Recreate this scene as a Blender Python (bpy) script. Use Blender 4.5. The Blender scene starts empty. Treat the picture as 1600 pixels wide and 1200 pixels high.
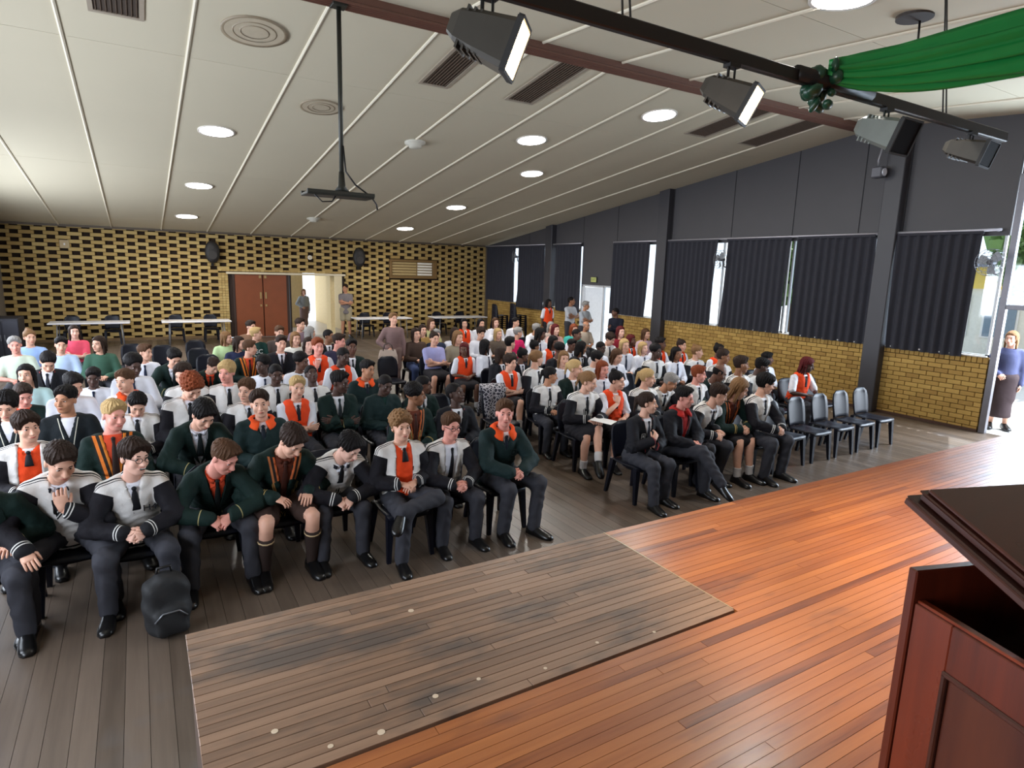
import bpy, math, random
import numpy as np
from mathutils import Matrix, Vector
random.seed(7)
SC = bpy.context.scene
COL = SC.collection
PI = math.pi
R = math.radians

# ------------------------------------------------------------------ camera
H = 2.5835
def cam_axes(yaw, pitch, roll):
    y, p, r = R(yaw), R(pitch), R(roll)
    fw = Vector((math.sin(y)*math.cos(p), math.cos(y)*math.cos(p), -math.sin(p)))
    rt = Vector((math.cos(y), -math.sin(y), 0)); up = rt.cross(fw)
    return rt*math.cos(r)+up*math.sin(r), up*math.cos(r)-rt*math.sin(r), fw
_rt, _up, _fw = cam_axes(31.08, 10.50, 1.70)
cd = bpy.data.cameras.new('camera'); cam = bpy.data.objects.new('camera', cd); COL.objects.link(cam)
cd.sensor_width = 36.0; cd.lens = 36.0*967.6/1600.0; cd.clip_start = 0.05; cd.clip_end = 300
m = Matrix.Identity(4)
for i in range(3):
    m[i][0], m[i][1], m[i][2] = _rt[i], _up[i], -_fw[i]
m[2][3] = H
cam.matrix_world = m
SC.camera = cam

# ------------------------------------------------------------------ world, daylight, exposure
w = bpy.data.worlds.new('world'); SC.world = w; w.use_nodes = True
bg = w.node_tree.nodes['Background']
bg.inputs['Color'].default_value = (0.80, 0.89, 1.0, 1); bg.inputs['Strength'].default_value = 1.0
def area(name, loc, target, sx, sy, power, col):
    l = bpy.data.lights.new(name, 'AREA'); l.shape = 'RECTANGLE'; l.size = sx; l.size_y = sy
    l.energy = power; l.color = col
    o = bpy.data.objects.new(name, l); COL.objects.link(o); o.location = loc
    o.rotation_euler = (Vector(target)-Vector(loc)).to_track_quat('-Z', 'Y').to_euler()
    return o
sd = bpy.data.lights.new('sun', 'SUN'); sd.energy = 4.0; sd.angle = R(1.0); sd.color = (1, .97, .92)
so = bpy.data.objects.new('sun', sd); COL.objects.link(so); so.location = (30, 12, 30)
so.rotation_euler = Vector((-.50, -.22, -.84)).to_track_quat('-Z', 'Y').to_euler()
# daylight through the windows of the left wall, and through the tall glazed doors on the right
area('daylight_left_window', (-3.6, 8.0, 2.3), (3, 8.0, 1.2), 7.5, 2.0, 250, (0.80, 0.88, 1.0))
area('daylight_left_window', (-3.6, 1.6, 2.3), (3, 2.4, 1.2), 3.6, 2.0, 110, (0.80, 0.88, 1.0))
area('daylight_left_window', (-3.6, 16.0, 2.3), (3, 16.0, 1.2), 5.0, 2.0, 190, (0.80, 0.88, 1.0))
area('daylight_right_door', (13.1, 3.4, 2.6), (6, 4.6, 0.3), 2.4, 3.6, 330, (0.78, 0.88, 1.0))
SC.view_settings.view_transform = 'Standard'; SC.view_settings.look = 'None'
SC.view_settings.gamma = 1.0; SC.view_settings.use_curve_mapping = False
SC.view_settings.exposure = 1.1

# ------------------------------------------------------------------ materials
MATS = {}
def lin(c):
    return tuple((x/255.0/12.92 if x/255.0 <= .04045 else ((x/255.0+.055)/1.055)**2.4) for x in c)
class NT:
    def __init__(s, name):
        s.m = bpy.data.materials.new(name); s.m.use_nodes = True; s.t = s.m.node_tree
        s.b = s.t.nodes['Principled BSDF']
    def n(s, typ, **kw):
        nd = s.t.nodes.new(typ)
        for k, v in kw.items():
            if k.startswith('i_'):
                nd.inputs[k[2:]].default_value = v
            else: setattr(nd, k, v)
        return nd
    def l(s, a, b): s.t.links.new(a, b)
    def math(s, op, a, b=None, c=None):
        nd = s.t.nodes.new('ShaderNodeMath'); nd.operation = op
        for i, v in enumerate((a, b, c)):
            if v is None: continue
            if isinstance(v, (int, float)): nd.inputs[i].default_value = v
            else: s.l(v, nd.inputs[i])
        return nd.outputs[0]
    def mix(s, f, a, b, blend='MIX'):
        nd = s.t.nodes.new('ShaderNodeMix'); nd.data_type = 'RGBA'; nd.blend_type = blend
        for sock, v in ((nd.inputs[0], f), (nd.inputs[6], a), (nd.inputs[7], b)):
            if isinstance(v, (int, float)): sock.default_value = v
            elif isinstance(v, tuple): sock.default_value = v if len(v) == 4 else v+(1,)
            else: s.l(v, sock)
        return nd.outputs[2]
    def noise(s, scale, detail=3, vec=None, rough=.5):
        nd = s.n('ShaderNodeTexNoise'); nd.inputs['Scale'].default_value = scale
        nd.inputs['Detail'].default_value = detail; nd.inputs['Roughness'].default_value = rough
        if vec is not None: s.l(vec, nd.inputs['Vector'])
        return nd.outputs['Fac']
    def coord(s, which='Object'):
        return s.n('ShaderNodeTexCoord').outputs[which]
    def mapping(s, vec, scale=(1,1,1), loc=(0,0,0)):
        nd = s.n('ShaderNodeMapping'); nd.inputs['Scale'].default_value = scale
        nd.inputs['Location'].default_value = loc; s.l(vec, nd.inputs['Vector']); return nd.outputs[0]
    def attr(s, name):
        return s.n('ShaderNodeAttribute', attribute_name=name).outputs['Fac']
    def bump(s, h, strength=.3, dist=.01):
        nd = s.n('ShaderNodeBump'); nd.inputs['Strength'].default_value = strength
        nd.inputs['Distance'].default_value = dist; s.l(h, nd.inputs['Height']); s.l(nd.outputs[0], s.b.inputs['Normal'])
def scalec(c, k): return tuple(min(1.0, x*k) for x in c)
def M(name, rgb, rough=.6, metal=0.0, var=.12, scale=12.0, bump=0.0, bscale=60, emit=None, spec=.5, randobj=0.0):
    if name in MATS: return MATS[name]
    t = NT(name); c = lin(rgb)
    f = t.noise(scale, 3, t.coord())
    col = t.mix(f, scalec(c, 1-var), scalec(c, 1+var))
    if randobj:
        rnd = t.n('ShaderNodeObjectInfo').outputs['Random']
        v = t.math('MULTIPLY_ADD', rnd, randobj*2, 1-randobj)
        hs = t.n('ShaderNodeHueSaturation'); t.l(v, hs.inputs['Value']); t.l(col, hs.inputs['Color']); col = hs.outputs[0]
    t.l(col, t.b.inputs['Base Color'])
    t.b.inputs['Roughness'].default_value = rough; t.b.inputs['Metallic'].default_value = metal
    t.b.inputs['Specular IOR Level'].default_value = spec
    if bump: t.bump(t.noise(bscale, 4, t.coord()), bump)
    if emit:
        t.b.inputs['Emission Color'].default_value = lin(emit[0])+(1,); t.b.inputs['Emission Strength'].default_value = emit[1]
    MATS[name] = t.m; return t.m
def frac(t, x): return t.math('FRACT', x)
def rand_value(t):
    oi = t.n('ShaderNodeObjectInfo').outputs['Random']
    isl = t.n('ShaderNodeNewGeometry').outputs['Random Per Island']
    return frac(t, t.math('ADD', t.math('MULTIPLY', oi, 3.7), isl))
def ramp(t, f, stops):
    nd = t.n('ShaderNodeValToRGB'); e = nd.color_ramp.elements
    while len(e) > 1: e.remove(e[-1])
    e[0].position = stops[0][0]; e[0].color = lin(stops[0][1])+(1,)
    for p, c in stops[1:]:
        x = e.new(p); x.color = lin(c)+(1,)
    t.l(f, nd.inputs[0]); return nd.outputs[0]
def wood(name, stops, rough=.35, along='X', wear=None, stain=None, coat=0.0, freq=30):
    t = NT(name); r = rand_value(t)
    pos = t.n('ShaderNodeNewGeometry').outputs['Position']
    off = t.n('ShaderNodeCombineXYZ'); t.l(t.math('MULTIPLY', r, 37.0), off.inputs[0]); t.l(t.math('MULTIPLY', r, 11.0), off.inputs[1])
    va = t.n('ShaderNodeVectorMath'); va.operation = 'ADD'; t.l(pos, va.inputs[0]); t.l(off.outputs[0], va.inputs[1])
    sc = {'X': (1.2, freq, freq), 'Y': (freq, 1.2, freq), 'Z': (freq, freq, 1.2)}[along]
    g = t.noise(1.0, 5, t.mapping(va.outputs[0], sc), .6)
    base = ramp(t, t.math('ADD', t.math('ADD', t.math('MULTIPLY', r, .5), .06), t.math('MULTIPLY', t.math('SUBTRACT', g, .5), .9)), stops)
    if stain:
        n2 = t.noise(stain[1], 4, t.mapping(pos, stain[3] if len(stain) > 3 else (1,1,1)), .65)
        f = t.n('ShaderNodeMapRange'); f.inputs[1].default_value = stain[2]; f.inputs[2].default_value = stain[2]+.16
        t.l(n2, f.inputs[0]); base = t.mix(t.math('MULTIPLY', f.outputs[0], .8), base, lin(stain[0]))
    t.l(base, t.b.inputs['Base Color'])
    rr = t.math('MULTIPLY_ADD', t.noise(3.0, 4, pos), .25, rough-.12); t.l(rr, t.b.inputs['Roughness'])
    t.b.inputs['Coat Weight'].default_value = coat; t.b.inputs['Coat Roughness'].default_value = .2
    t.bump(g, .12, .004)
    MATS[name] = t.m; return t.m
def brickmat(name, stops, rough=.85):
    t = NT(name); r = rand_value(t)
    pos = t.n('ShaderNodeNewGeometry').outputs['Position']
    n = t.noise(9.0, 4, pos)
    c = ramp(t, t.math('ADD', t.math('MULTIPLY', r, .75), t.math('MULTIPLY', n, .25)), stops)
    t.l(c, t.b.inputs['Base Color']); t.b.inputs['Roughness'].default_value = rough
    t.bump(t.noise(80, 4, pos), .35, .004); MATS[name] = t.m; return t.m
def glassmat(name='window_glass'):
    t = NT(name); nt = t.t
    tr = t.n('ShaderNodeBsdfTransparent'); gl = t.n('ShaderNodeBsdfGlossy'); gl.inputs['Roughness'].default_value = .03
    n = t.noise(2.0, 2, t.coord()); tr.inputs['Color'].default_value = (.93, .97, 1, 1)
    mx = t.n('ShaderNodeMixShader'); t.l(t.math('MULTIPLY_ADD', n, .03, .05), mx.inputs[0]); t.l(tr.outputs[0], mx.inputs[1]); t.l(gl.outputs[0], mx.inputs[2])
    t.l(mx.outputs[0], t.t.nodes['Material Output'].inputs['Surface']); MATS[name] = t.m; return t.m

# ------------------------------------------------------------------ mesh helpers
def link(o, parent=None):
    COL.objects.link(o)
    if parent is not None: o.parent = parent
    return o
def tag(o, label=None, cat=None, group=None, kind=None):
    if label: o['label'] = label
    if cat: o['category'] = cat
    if group: o['group'] = group
    if kind: o['kind'] = kind
    return o
def empty(name, loc=(0,0,0), rz=0, label=None, cat=None, group=None, kind=None):
    o = bpy.data.objects.new(name, None); link(o); o.location = loc; o.rotation_euler = (0, 0, rz)
    o.empty_display_size = .1
    return tag(o, label, cat, group, kind)
def mesh_from(name, v, f, mats, smooth=False, fm=None, attrs=None):
    me = bpy.data.meshes.new(name)
    v = np.asarray(v, dtype=np.float32).reshape(-1, 3)
    if isinstance(f, np.ndarray) and f.ndim == 2:
        me.vertices.add(len(v)); me.vertices.foreach_set('co', v.ravel())
        k = f.shape[1]; me.loops.add(f.size); me.loops.foreach_set('vertex_index', f.ravel().astype(np.int32))
        me.polygons.add(len(f)); me.polygons.foreach_set('loop_start', np.arange(0, f.size, k, dtype=np.int32))
        me.update(calc_edges=True)
    else:
        me.from_pydata([tuple(map(float, x)) for x in v], [], f); me.update()
    for mt in (mats if isinstance(mats, (list, tuple)) else [mats]):
        me.materials.append(mt)
    if fm is not None: me.polygons.foreach_set('material_index', np.asarray(fm, dtype=np.int32))
    if smooth: me.polygons.foreach_set('use_smooth', np.ones(len(me.polygons), dtype=bool))
    if attrs:
        for k, a in attrs.items():
            at = me.attributes.new(k, 'FLOAT', 'POINT'); at.data.foreach_set('value', np.asarray(a, dtype=np.float32))
    return me
class MB:
    """collects pieces of ONE part"""
    def __init__(s): s.v = []; s.f = []; s.fm = []
    def add(s, v, f, mi=0):
        b = len(s.v); s.v.extend([tuple(map(float, x)) for x in v]); s.f.extend([tuple(int(i)+b for i in q) for q in f]); s.fm.extend([mi]*len(f))
    def box(s, lo, hi, bev=0.0, mat=None, mi=0):
        lo = np.array(lo, float); hi = np.array(hi, float); c = (lo+hi)/2; e = (hi-lo)/2
        if bev <= 0:
            v = [c+e*np.array(q) for q in ((-1,-1,-1),(1,-1,-1),(1,1,-1),(-1,1,-1),(-1,-1,1),(1,-1,1),(1,1,1),(-1,1,1))]
            f = [(0,3,2,1),(4,5,6,7),(0,1,5,4),(1,2,6,5),(2,3,7,6),(3,0,4,7)]
        else:
            bev = min(bev, e.min()*.98); v = []; idx = {}
            for sx in (-1,1):
                for sy in (-1,1):
                    for sz in (-1,1):
                        for a in range(3):
                            q = np.array((sx,sy,sz), float)*(e-bev); q[a] = (sx,sy,sz)[a]*e[a]
                            idx[(sx,sy,sz,a)] = len(v); v.append(c+q)
            f = []
            for a in range(3):
                b_, c_ = (a+1)%3, (a+2)%3
                for sg in (-1,1):
                    q = []
                    for sb, sc_ in ((-1,-1),(1,-1),(1,1),(-1,1)):
                        k = [0,0,0]; k[a] = sg; k[b_] = sb; k[c_] = sc_; q.append(idx[tuple(k)+(a,)])
                    f.append(tuple(q) if sg > 0 else tuple(q[::-1]))
            for a in range(3):          # edges along axis a
                b_, c_ = (a+1)%3, (a+2)%3
                for sb in (-1,1):
                    for sc_ in (-1,1):
                        def K(sa, which):
                            k = [0,0,0]; k[a] = sa; k[b_] = sb; k[c_] = sc_; return idx[tuple(k)+(which,)]
                        q = (K(-1,b_), K(1,b_), K(1,c_), K(-1,c_))
                        f.append(q if sb*sc_ > 0 else q[::-1])
            for sx in (-1,1):
                for sy in (-1,1):
                    for sz in (-1,1):
                        q = (idx[(sx,sy,sz,0)], idx[(sx,sy,sz,1)], idx[(sx,sy,sz,2)])
                        f.append(q if sx*sy*sz > 0 else q[::-1])
        if mat is not None: v = [mat @ Vector(x) for x in v]
        s.add(v, f, mi); return s
    def loft(s, rings, cap=True, mi=0, close=True):
        n = len(rings[0]); v = [p for r in rings for p in r]; f = []
        for i in range(len(rings)-1):
            for j in range(n if close else n-1):
                k = (j+1) % n; f.append((i*n+j, i*n+k, (i+1)*n+k, (i+1)*n+j))
        if cap:
            f.append(tuple(range(n))[::-1]); f.append(tuple((len(rings)-1)*n+j for j in range(n)))
        s.add(v, f, mi); return s
    def tube(s, pts, rad, n=10, cap=True, mi=0, flat=None, ref=None):
        pts = [np.array(p, float) for p in pts]
        if not hasattr(rad, '__len__'): rad = [rad]*len(pts)
        rings = []; prev = None
        for i, p in enumerate(pts):
            t = pts[min(i+1, len(pts)-1)]-pts[max(i-1, 0)]; t = t/(np.linalg.norm(t)+1e-9)
            if prev is None:
                r_ = np.array(ref, float) if ref is not None else (np.array((0,0,1.)) if abs(t[2]) < .9 else np.array((0,1.,0)))
            else: r_ = prev
            a = r_-t*(r_@t); a /= np.linalg.norm(a)+1e-9; prev = a; b = np.cross(t, a)
            fl = 1.0 if flat is None else flat
            rings.append([p+rad[i]*(math.cos(q)*a*fl+math.sin(q)*b) for q in np.linspace(0, 2*PI, n, endpoint=False)])
        return s.loft(rings, cap, mi)
    def ellip(s, c, r, n=10, m_=6, mi=0, rot=None):
        c = np.array(c, float); rings = []
        for i in range(1, m_):
            th = PI*i/m_
            ring = [np.array((r[0]*math.sin(th)*math.cos(q), r[1]*math.sin(th)*math.sin(q), -r[2]*math.cos(th))) for q in np.linspace(0, 2*PI, n, endpoint=False)]
            rings.append(ring)
        top = np.array((0,0,r[2])); bot = np.array((0,0,-r[2]))
        v = [p for q in rings for p in q]+[bot, top]; f = []
        for i in range(len(rings)-1):
            for j in range(n):
                k = (j+1)%n; f.append((i*n+j, i*n+k, (i+1)*n+k, (i+1)*n+j))
        bi, ti = len(v)-2, len(v)-1
        for j in range(n):
            k = (j+1)%n; f.append((bi, k, j)); f.append((ti, (len(rings)-1)*n+j, (len(rings)-1)*n+k))
        if rot is not None: v = [rot @ p for p in v]
        s.add([c+p for p in v], f, mi); return s
    def disc(s, c, r, n=28, z0=0, z1=.02, mi=0, mat=None):
        rings = [[(c[0]+r*math.cos(q), c[1]+r*math.sin(q), c[2]+z) for q in np.linspace(0, 2*PI, n, endpoint=False)] for z in (z0, z1)]
        if mat is not None: rings = [[mat @ Vector(p) for p in rg] for rg in rings]
        return s.loft(rings, True, mi)
    def mesh(s, name, mats, smooth=False):
        return mesh_from(name, s.v, s.f, mats, smooth, s.fm if isinstance(mats, (list, tuple)) and len(mats) > 1 else None)
    def build(s, name, mats, parent=None, smooth=False, loc=None):
        o = bpy.data.objects.new(name, s.mesh(name, mats, smooth)); link(o, parent)
        if loc is not None: o.location = loc
        return o
def copyobj(o, parent=None, loc=None):
    c = o.copy(); link(c)
    c.parent = parent
    if loc is not None: c.location = loc
    return c
def inst(name, me, parent=None, loc=(0,0,0), rot=(0,0,0), scale=(1,1,1)):
    o = bpy.data.objects.new(name, me); link(o, parent); o.location = loc; o.rotation_euler = rot; o.scale = scale
    return o
def struct(o): o['kind'] = 'structure'; return o
def text_part(name, body, size, mat, parent, loc, rot, extrude=.002):
    cu = bpy.data.curves.new(name, 'FONT'); cu.body = body; cu.size = size; cu.align_x = 'CENTER'; cu.align_y = 'CENTER'; cu.extrude = extrude
    tmp = bpy.data.objects.new('t', cu); COL.objects.link(tmp)
    dg = bpy.context.evaluated_depsgraph_get(); me = bpy.data.meshes.new_from_object(tmp.evaluated_get(dg)); bpy.data.objects.remove(tmp)
    me.materials.clear(); me.materials.append(mat)
    o = bpy.data.objects.new(name, me); link(o, parent); o.location = loc; o.rotation_euler = rot; return o
# ------------------------------------------------------------------ the hall
XL, XR, YB = -3.36, 12.53, 23.05
ZC, SL, YR, SL2 = 3.50, 0.1263, 7.37, 0.0739
ZRG = ZC+SL*(YB-YR)
ZS, YS, YSEAM, XE, XE2 = 0.985, 2.80, 1.786, 0.072, 2.384
ZSILL, ZROD = 1.322, 3.44
def zceil(y): return ZC+SL*(YB-y) if y >= YR else ZRG-SL2*(YR-y)

mFloor = wood('hall_floor_boards', [(0, (78, 66, 56)), (.3, (92, 79, 68)), (.6, (104, 90, 78)), (1, (114, 100, 88))], .36, 'Y', stain=((96, 96, 98), .5, .56), freq=22)
mStage = wood('stage_boards', [(0, (108, 54, 24)), (.16, (142, 78, 38)), (.4, (164, 96, 48)), (.75, (182, 112, 58)), (1, (194, 128, 70))], .36, 'X', stain=((88, 52, 44), .9, .57, (1, 3.5, 1)), coat=.15, freq=24)
mExt = wood('worn_extension_boards', [(0, (106, 80, 62)), (.3, (132, 102, 80)), (.45, (142, 111, 88)), (.7, (150, 118, 94)), (1, (166, 134, 108))], .46, 'X', stain=((70, 62, 58), 1.5, .50, (1, 2.4, 1)), freq=26)
mDark = M('dark_gap', (22, 17, 14), .9)
mTan = brickmat('tan_face_brick', [(0, (158, 128, 74)), (.5, (178, 150, 92)), (1, (192, 166, 108))])
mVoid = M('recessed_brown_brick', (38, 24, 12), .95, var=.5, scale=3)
mYel = brickmat('yellow_face_brick', [(0, (142, 108, 52)), (.45, (164, 130, 66)), (1, (182, 148, 80))])
mMort = M('mortar', (70, 54, 32), .95, var=.2, scale=20)
mCeil = M('ceiling_board', (190, 181, 158), .85, var=.03, scale=.9, randobj=.018)
mStrip = M('ceiling_cover_strip', (220, 211, 190), .7, var=.02)
mPanel = M('charcoal_wall_panel', (66, 64, 67), .6, var=.08, scale=2)
mPillar = M('charcoal_pillar', (54, 53, 58), .5, var=.06, scale=3)
mBatten = M('black_batten', (26, 26, 32), .7)
mBeam = M('brown_ribbed_beam', (98, 66, 54), .45, var=.12, scale=6)
mGreyMetal = M('grey_metal', (120, 122, 126), .4, .6)
mBlackMetal = M('black_metal', (26, 24, 24), .45, .3)
mWhite = M('white_paint', (226, 224, 220), .5, var=.03)
mCurtain = M('navy_curtain', (43, 43, 51), .9, var=.12, scale=5)
mDoorWood = M('brown_door', (126, 66, 36), .4, var=.14, scale=4)
mGlass = glassmat()
mConc = M('pale_paving', (196, 196, 194), .9, var=.08, scale=2)
mLeaf = M('leaf_green', (92, 124, 60), .7, var=.4, scale=2)

# --- hall floor: sub-floor slab with one board after another
fl = struct(MB().box((XL-.2, -4.0, -.2), (XR+.1, YB+.1, -.02)).build('floor', mDark))
pw = .125; boards = []
nb = int((XR-XL)/pw)+1
bm_ = MB().box((0, 0, -.02), (pw-.0025, 1, 0)).mesh('plank', mFloor)
for i in range(nb):
    x = XL+i*pw; cut = 6.0+((i*37) % 23)*.55
    for y0, y1 in ((.2, cut), (cut+.003, YB)):
        if len(boards) >= 300: break
        o = inst('plank', bm_, fl, (x, y0, 0), (0, 0, 0), (1, y1-y0, 1)); boards.append(o)
# --- stage and its worn extension
st = empty('stage', (6.0, 0, 0), 0, 'raised stage of orange-brown narrow floorboards in the foreground', 'stage')
def rel(o, root): o.matrix_parent_inverse = Matrix.Translation(-Vector(root.location)); return o
rel(MB().box((XE+.03, -3.9, 0), (XR-.02, YSEAM-.004, ZS-.02)).build('riser', mDark, st), st)
rel(MB().box((XE2+.004, YSEAM-.004, 0), (XR-.02, YS-.03, ZS-.02)).build('riser', mDark, st), st)
PWS = (YS-(YSEAM-.006))/23
pm = MB().box((0, 0, -.02), (1, PWS-.0018, 0)).mesh('plank', mStage)
rnd = random.Random(3); cnt = 0; tail = MB()
y = YS
row = 0
while y > -2.4:
    y -= PWS; row += 1
    x = (XE2+.006 if row <= 23 else XE+.02)
    first = True
    while x < XR-.05:
        L = rnd.uniform(.6, 3.0) if first else rnd.uniform(1.8, 4.6)
        first = False; x1 = min(x+L, XR-.03)
        if cnt < 300 and y > .1:
            rel(inst('plank', pm, st, (x, y, ZS), (0, 0, 0), (x1-x-.002, 1, 1)), st); cnt += 1
        else: tail.box((x, y, ZS-.02), (x1-.002, y+PWS-.0018, ZS))
        x = x1
tl = rel(tail.build('plank', mStage, st), st); tl['kind'] = 'stuff'
ex = empty('stage_extension', (1.2, 2.3, 0), 0, 'worn greyish boarded stage extension with scuffs and dark stains', 'stage platform')
rel(MB().box((XE+.01, YSEAM+.012, 0), (XE2-.004, YS-.012, ZS-.02)).build('riser', M('extension_side', (70, 52, 40), .7), ex), ex)
PWE = (YS-YSEAM-.010)/22
pm2 = MB().box((0, 0, -.022), (1, PWE-.002, 0), .0012).mesh('plank', mExt)
for row in range(22):
    y = YS-PWE*(row+1)
    cut = XE+rnd.uniform(.5, 1.8)
    for a, b in ((XE, cut), (cut+.002, XE2)):
        rel(inst('plank', pm2, ex, (a, y, ZS+.001), (0, 0, 0), (b-a, 1, 1)), ex)
rel(MB().box((XE2-.002, YSEAM+.02, ZS-.01), (XE2+.005, YS, ZS+.003)).build('edge_strip', M('brass_edge', (170, 150, 120), .4, .5), ex), ex)
sp = M('paint_fleck', (206, 186, 160), .7)
for (x, yy, r_) in ((.86, 1.92, .012), (1.05, 1.93, .009), (.62, 1.84, .014), (1.62, 1.9, .008), (1.0, 2.52, .014), (.3, 2.02, .012), (1.9, 1.84, .008), (.45, 1.86, .01), (1.32, 1.86, .008)):
    rel(MB().disc((x, yy, ZS+.001), r_, 9, 0, .0015).build('paint_fleck', sp, ex), ex)

# --- back wall of hit-and-miss brickwork
DX0, DX1, DZ = 2.62, 6.52, 2.17
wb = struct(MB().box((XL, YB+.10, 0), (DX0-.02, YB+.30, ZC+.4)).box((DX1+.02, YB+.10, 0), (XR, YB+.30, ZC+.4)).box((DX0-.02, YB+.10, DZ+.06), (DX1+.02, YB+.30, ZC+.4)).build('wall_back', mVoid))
bl, pit, ch = .365, .575, .1125
bmB = MB().box((-bl/2, 0, 0), (bl/2, .11, ch-.010), .004).mesh('brick', mTan)
specs = []
for r_ in range(31):
    z = .04+r_*ch
    x = XL+.1+(pit/2 if r_ % 2 else 0)
    while x < XR+.2:
        spans = [(max(x-bl/2, XL), min(x+bl/2, XR-.1))]
        for (c0, c1, zz0, zz1) in ((DX0-.30, DX1+.05, -1, DZ+.02), (8.26, 10.24, 2.12, 2.84)):
            if z+ch > zz0+.03 and z < zz1:
                ns = []
                for a, b in spans:
                    if b <= c0 or a >= c1: ns.append((a, b)); continue
                    if a < c0: ns.append((a, c0))
                    if b > c1: ns.append((c1, b))
                spans = ns
        specs += [((a+b)/2, z, b-a) for a, b in spans if b-a > .05]
        x += pit
specs.sort(key=lambda q: (q[0]-1.5)**2+((q[1]-2.6)*2.2)**2)
rest = MB()
for i, (x, z, L) in enumerate(specs):
    if i < 300: inst('brick', bmB, wb, (x, YB, z), (0, 0, 0), (L/bl, 1, 1))
    else: rest.box((x-L/2, YB, z), (x+L/2, YB+.11, z+ch-.010))
o = rest.build('brick', mTan, wb); o['kind'] = 'stuff'
# solid brick jamb beside the door, head course and bottom plinth
jm = MB()
for r_ in range(25):
    z = .04+r_*.0862
    for k in range(3): jm.box((DX0-.30+k*.1, YB-.01, z), (DX0-.30+k*.1+.092, YB+.11, z+.078))
for k in range(34): jm.box((DX0-.3+k*.122, YB-.005, DZ+.07), (DX0-.3+k*.122+.114, YB+.11, DZ+.14))
o = jm.build('brick', mTan, wb); o['kind'] = 'stuff'
MB().box((XL, YB-.012, 0), (DX0-.3, YB+.10, .09)).box((DX1+.05, YB-.012, 0), (XR, YB+.10, .09)).build('plinth', M('plinth', (120, 96, 66), .8), wb)
struct(MB().box((XL, YB-.05, ZC-.06), (XR, YB+.02, ZC+.02)).build('trim_1', M('brown_cornice', (92, 80, 66), .6)))
# double doors (closed leaf pair) and the open doorway beside them
d1 = struct(empty('door_1', (DX0, YB, 0)))
def drel(o): return rel(o, d1)
drel(MB().box((DX0-.06, YB-.06, DZ-.02), (DX1+.06, YB+.05, DZ+.05), .01).build('lintel', M('cream_lintel', (214, 200, 172), .6), d1))
for a, b in ((DX0+.20, 3.70), (3.73, 4.50)):
    leaf = drel(MB().box((a, YB+.02, .02), (b, YB+.07, DZ-.03), .004).build('door_leaf', mDoorWood, d1))
    hx = 3.63 if b < 3.72 else 3.80
    h = MB().box((hx-.03, YB-.005, 1.32), (hx+.03, YB+.022, 1.55), .006).box((hx-.03, YB-.005, 1.05), (hx+.03, YB+.022, 1.13), .006).box((hx-.04, YB-.005, 2.02), (hx+.04, YB+.022, 2.12), .006)
    h.build('door_plate', M('brass', (190, 160, 110), .35, .7), leaf)
drel(MB().box((DX0+.12, YB, 0), (DX0+.20, YB+.1, DZ), .006).build('door_frame', M('dark_frame', (52, 32, 22), .6), d1))
drel(MB().box((4.50, YB, 0), (4.58, YB+.1, DZ), .006).build('door_frame', M('dark_frame', (52, 32, 22), .6), d1))
ol = drel(MB().box((4.62, YB+.1, .02), (4.67, YB+.85, DZ-.03), .004).build('door_leaf', M('dark_frame', (52, 32, 22), .6), d1))
drel(MB().box((DX0-.05, YB+.12, 0), (4.60, YB+.20, DZ+.1)).build('door_light_block', M('dark_frame', (52, 32, 22), .6), d1))  # added panel behind the leaves, blocks outside light leaking round the frame
struct(MB().box((XR-.10, YB-.14, 0), (XR+.12, YB+.12, 4.0)).build('trim_13', M('brown_cornice', (92, 80, 66), .6)))
# lobby behind the doorway
lob = struct(MB().box((3.6, YB+.3, -.15), (9.5, YB+6, -.005)).build('floor_lobby', M('lobby_tiles', (190, 180, 168), .35)))
lw = struct(MB().box((5.05, YB+3.2, 0), (5.75, YB+3.3, 3.2)).box((6.1, YB+.3, 0), (6.25, YB+.9, 3.2)).box((6.9, YB+.9, 0), (7.05, YB+6, 3.2)).build('wall_lobby', M('cream_lobby_wall', (214, 190, 140), .7)))
struct(MB().box((3.6, YB+.3, 2.7), (9.5, YB+6, 2.8)).build('ceiling_lobby', mWhite))
for i in range(4):
    struct(MB().box((4.35+i*.22, YB+4.9, .1), (4.38+i*.22, YB+4.94, 2.6)).build('trim_%d' % (i+2), mWhite))
# --- left wall strip that shows at the frame edge
wl = struct(MB().box((XL-.15, 19.6, 0), (XL, YB+.1, 4.2)).box((XL-.15, -4, 0), (XL, 19.6, 1.25)).box((XL-.15, -4, 3.3), (XL, 19.6, 5.7)).box((XL-.15, -4, 1.25), (XL, -.5, 3.3)).build('wall_left', M('grey_wall', (110, 102, 92), .8)))
for yy in (3.6, 12.2):
    MB().box((XL-.15, yy-.2, 1.25), (XL, yy+.2, 3.3)).build('pier', M('grey_wall', (110, 102, 92), .8), wl)

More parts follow.
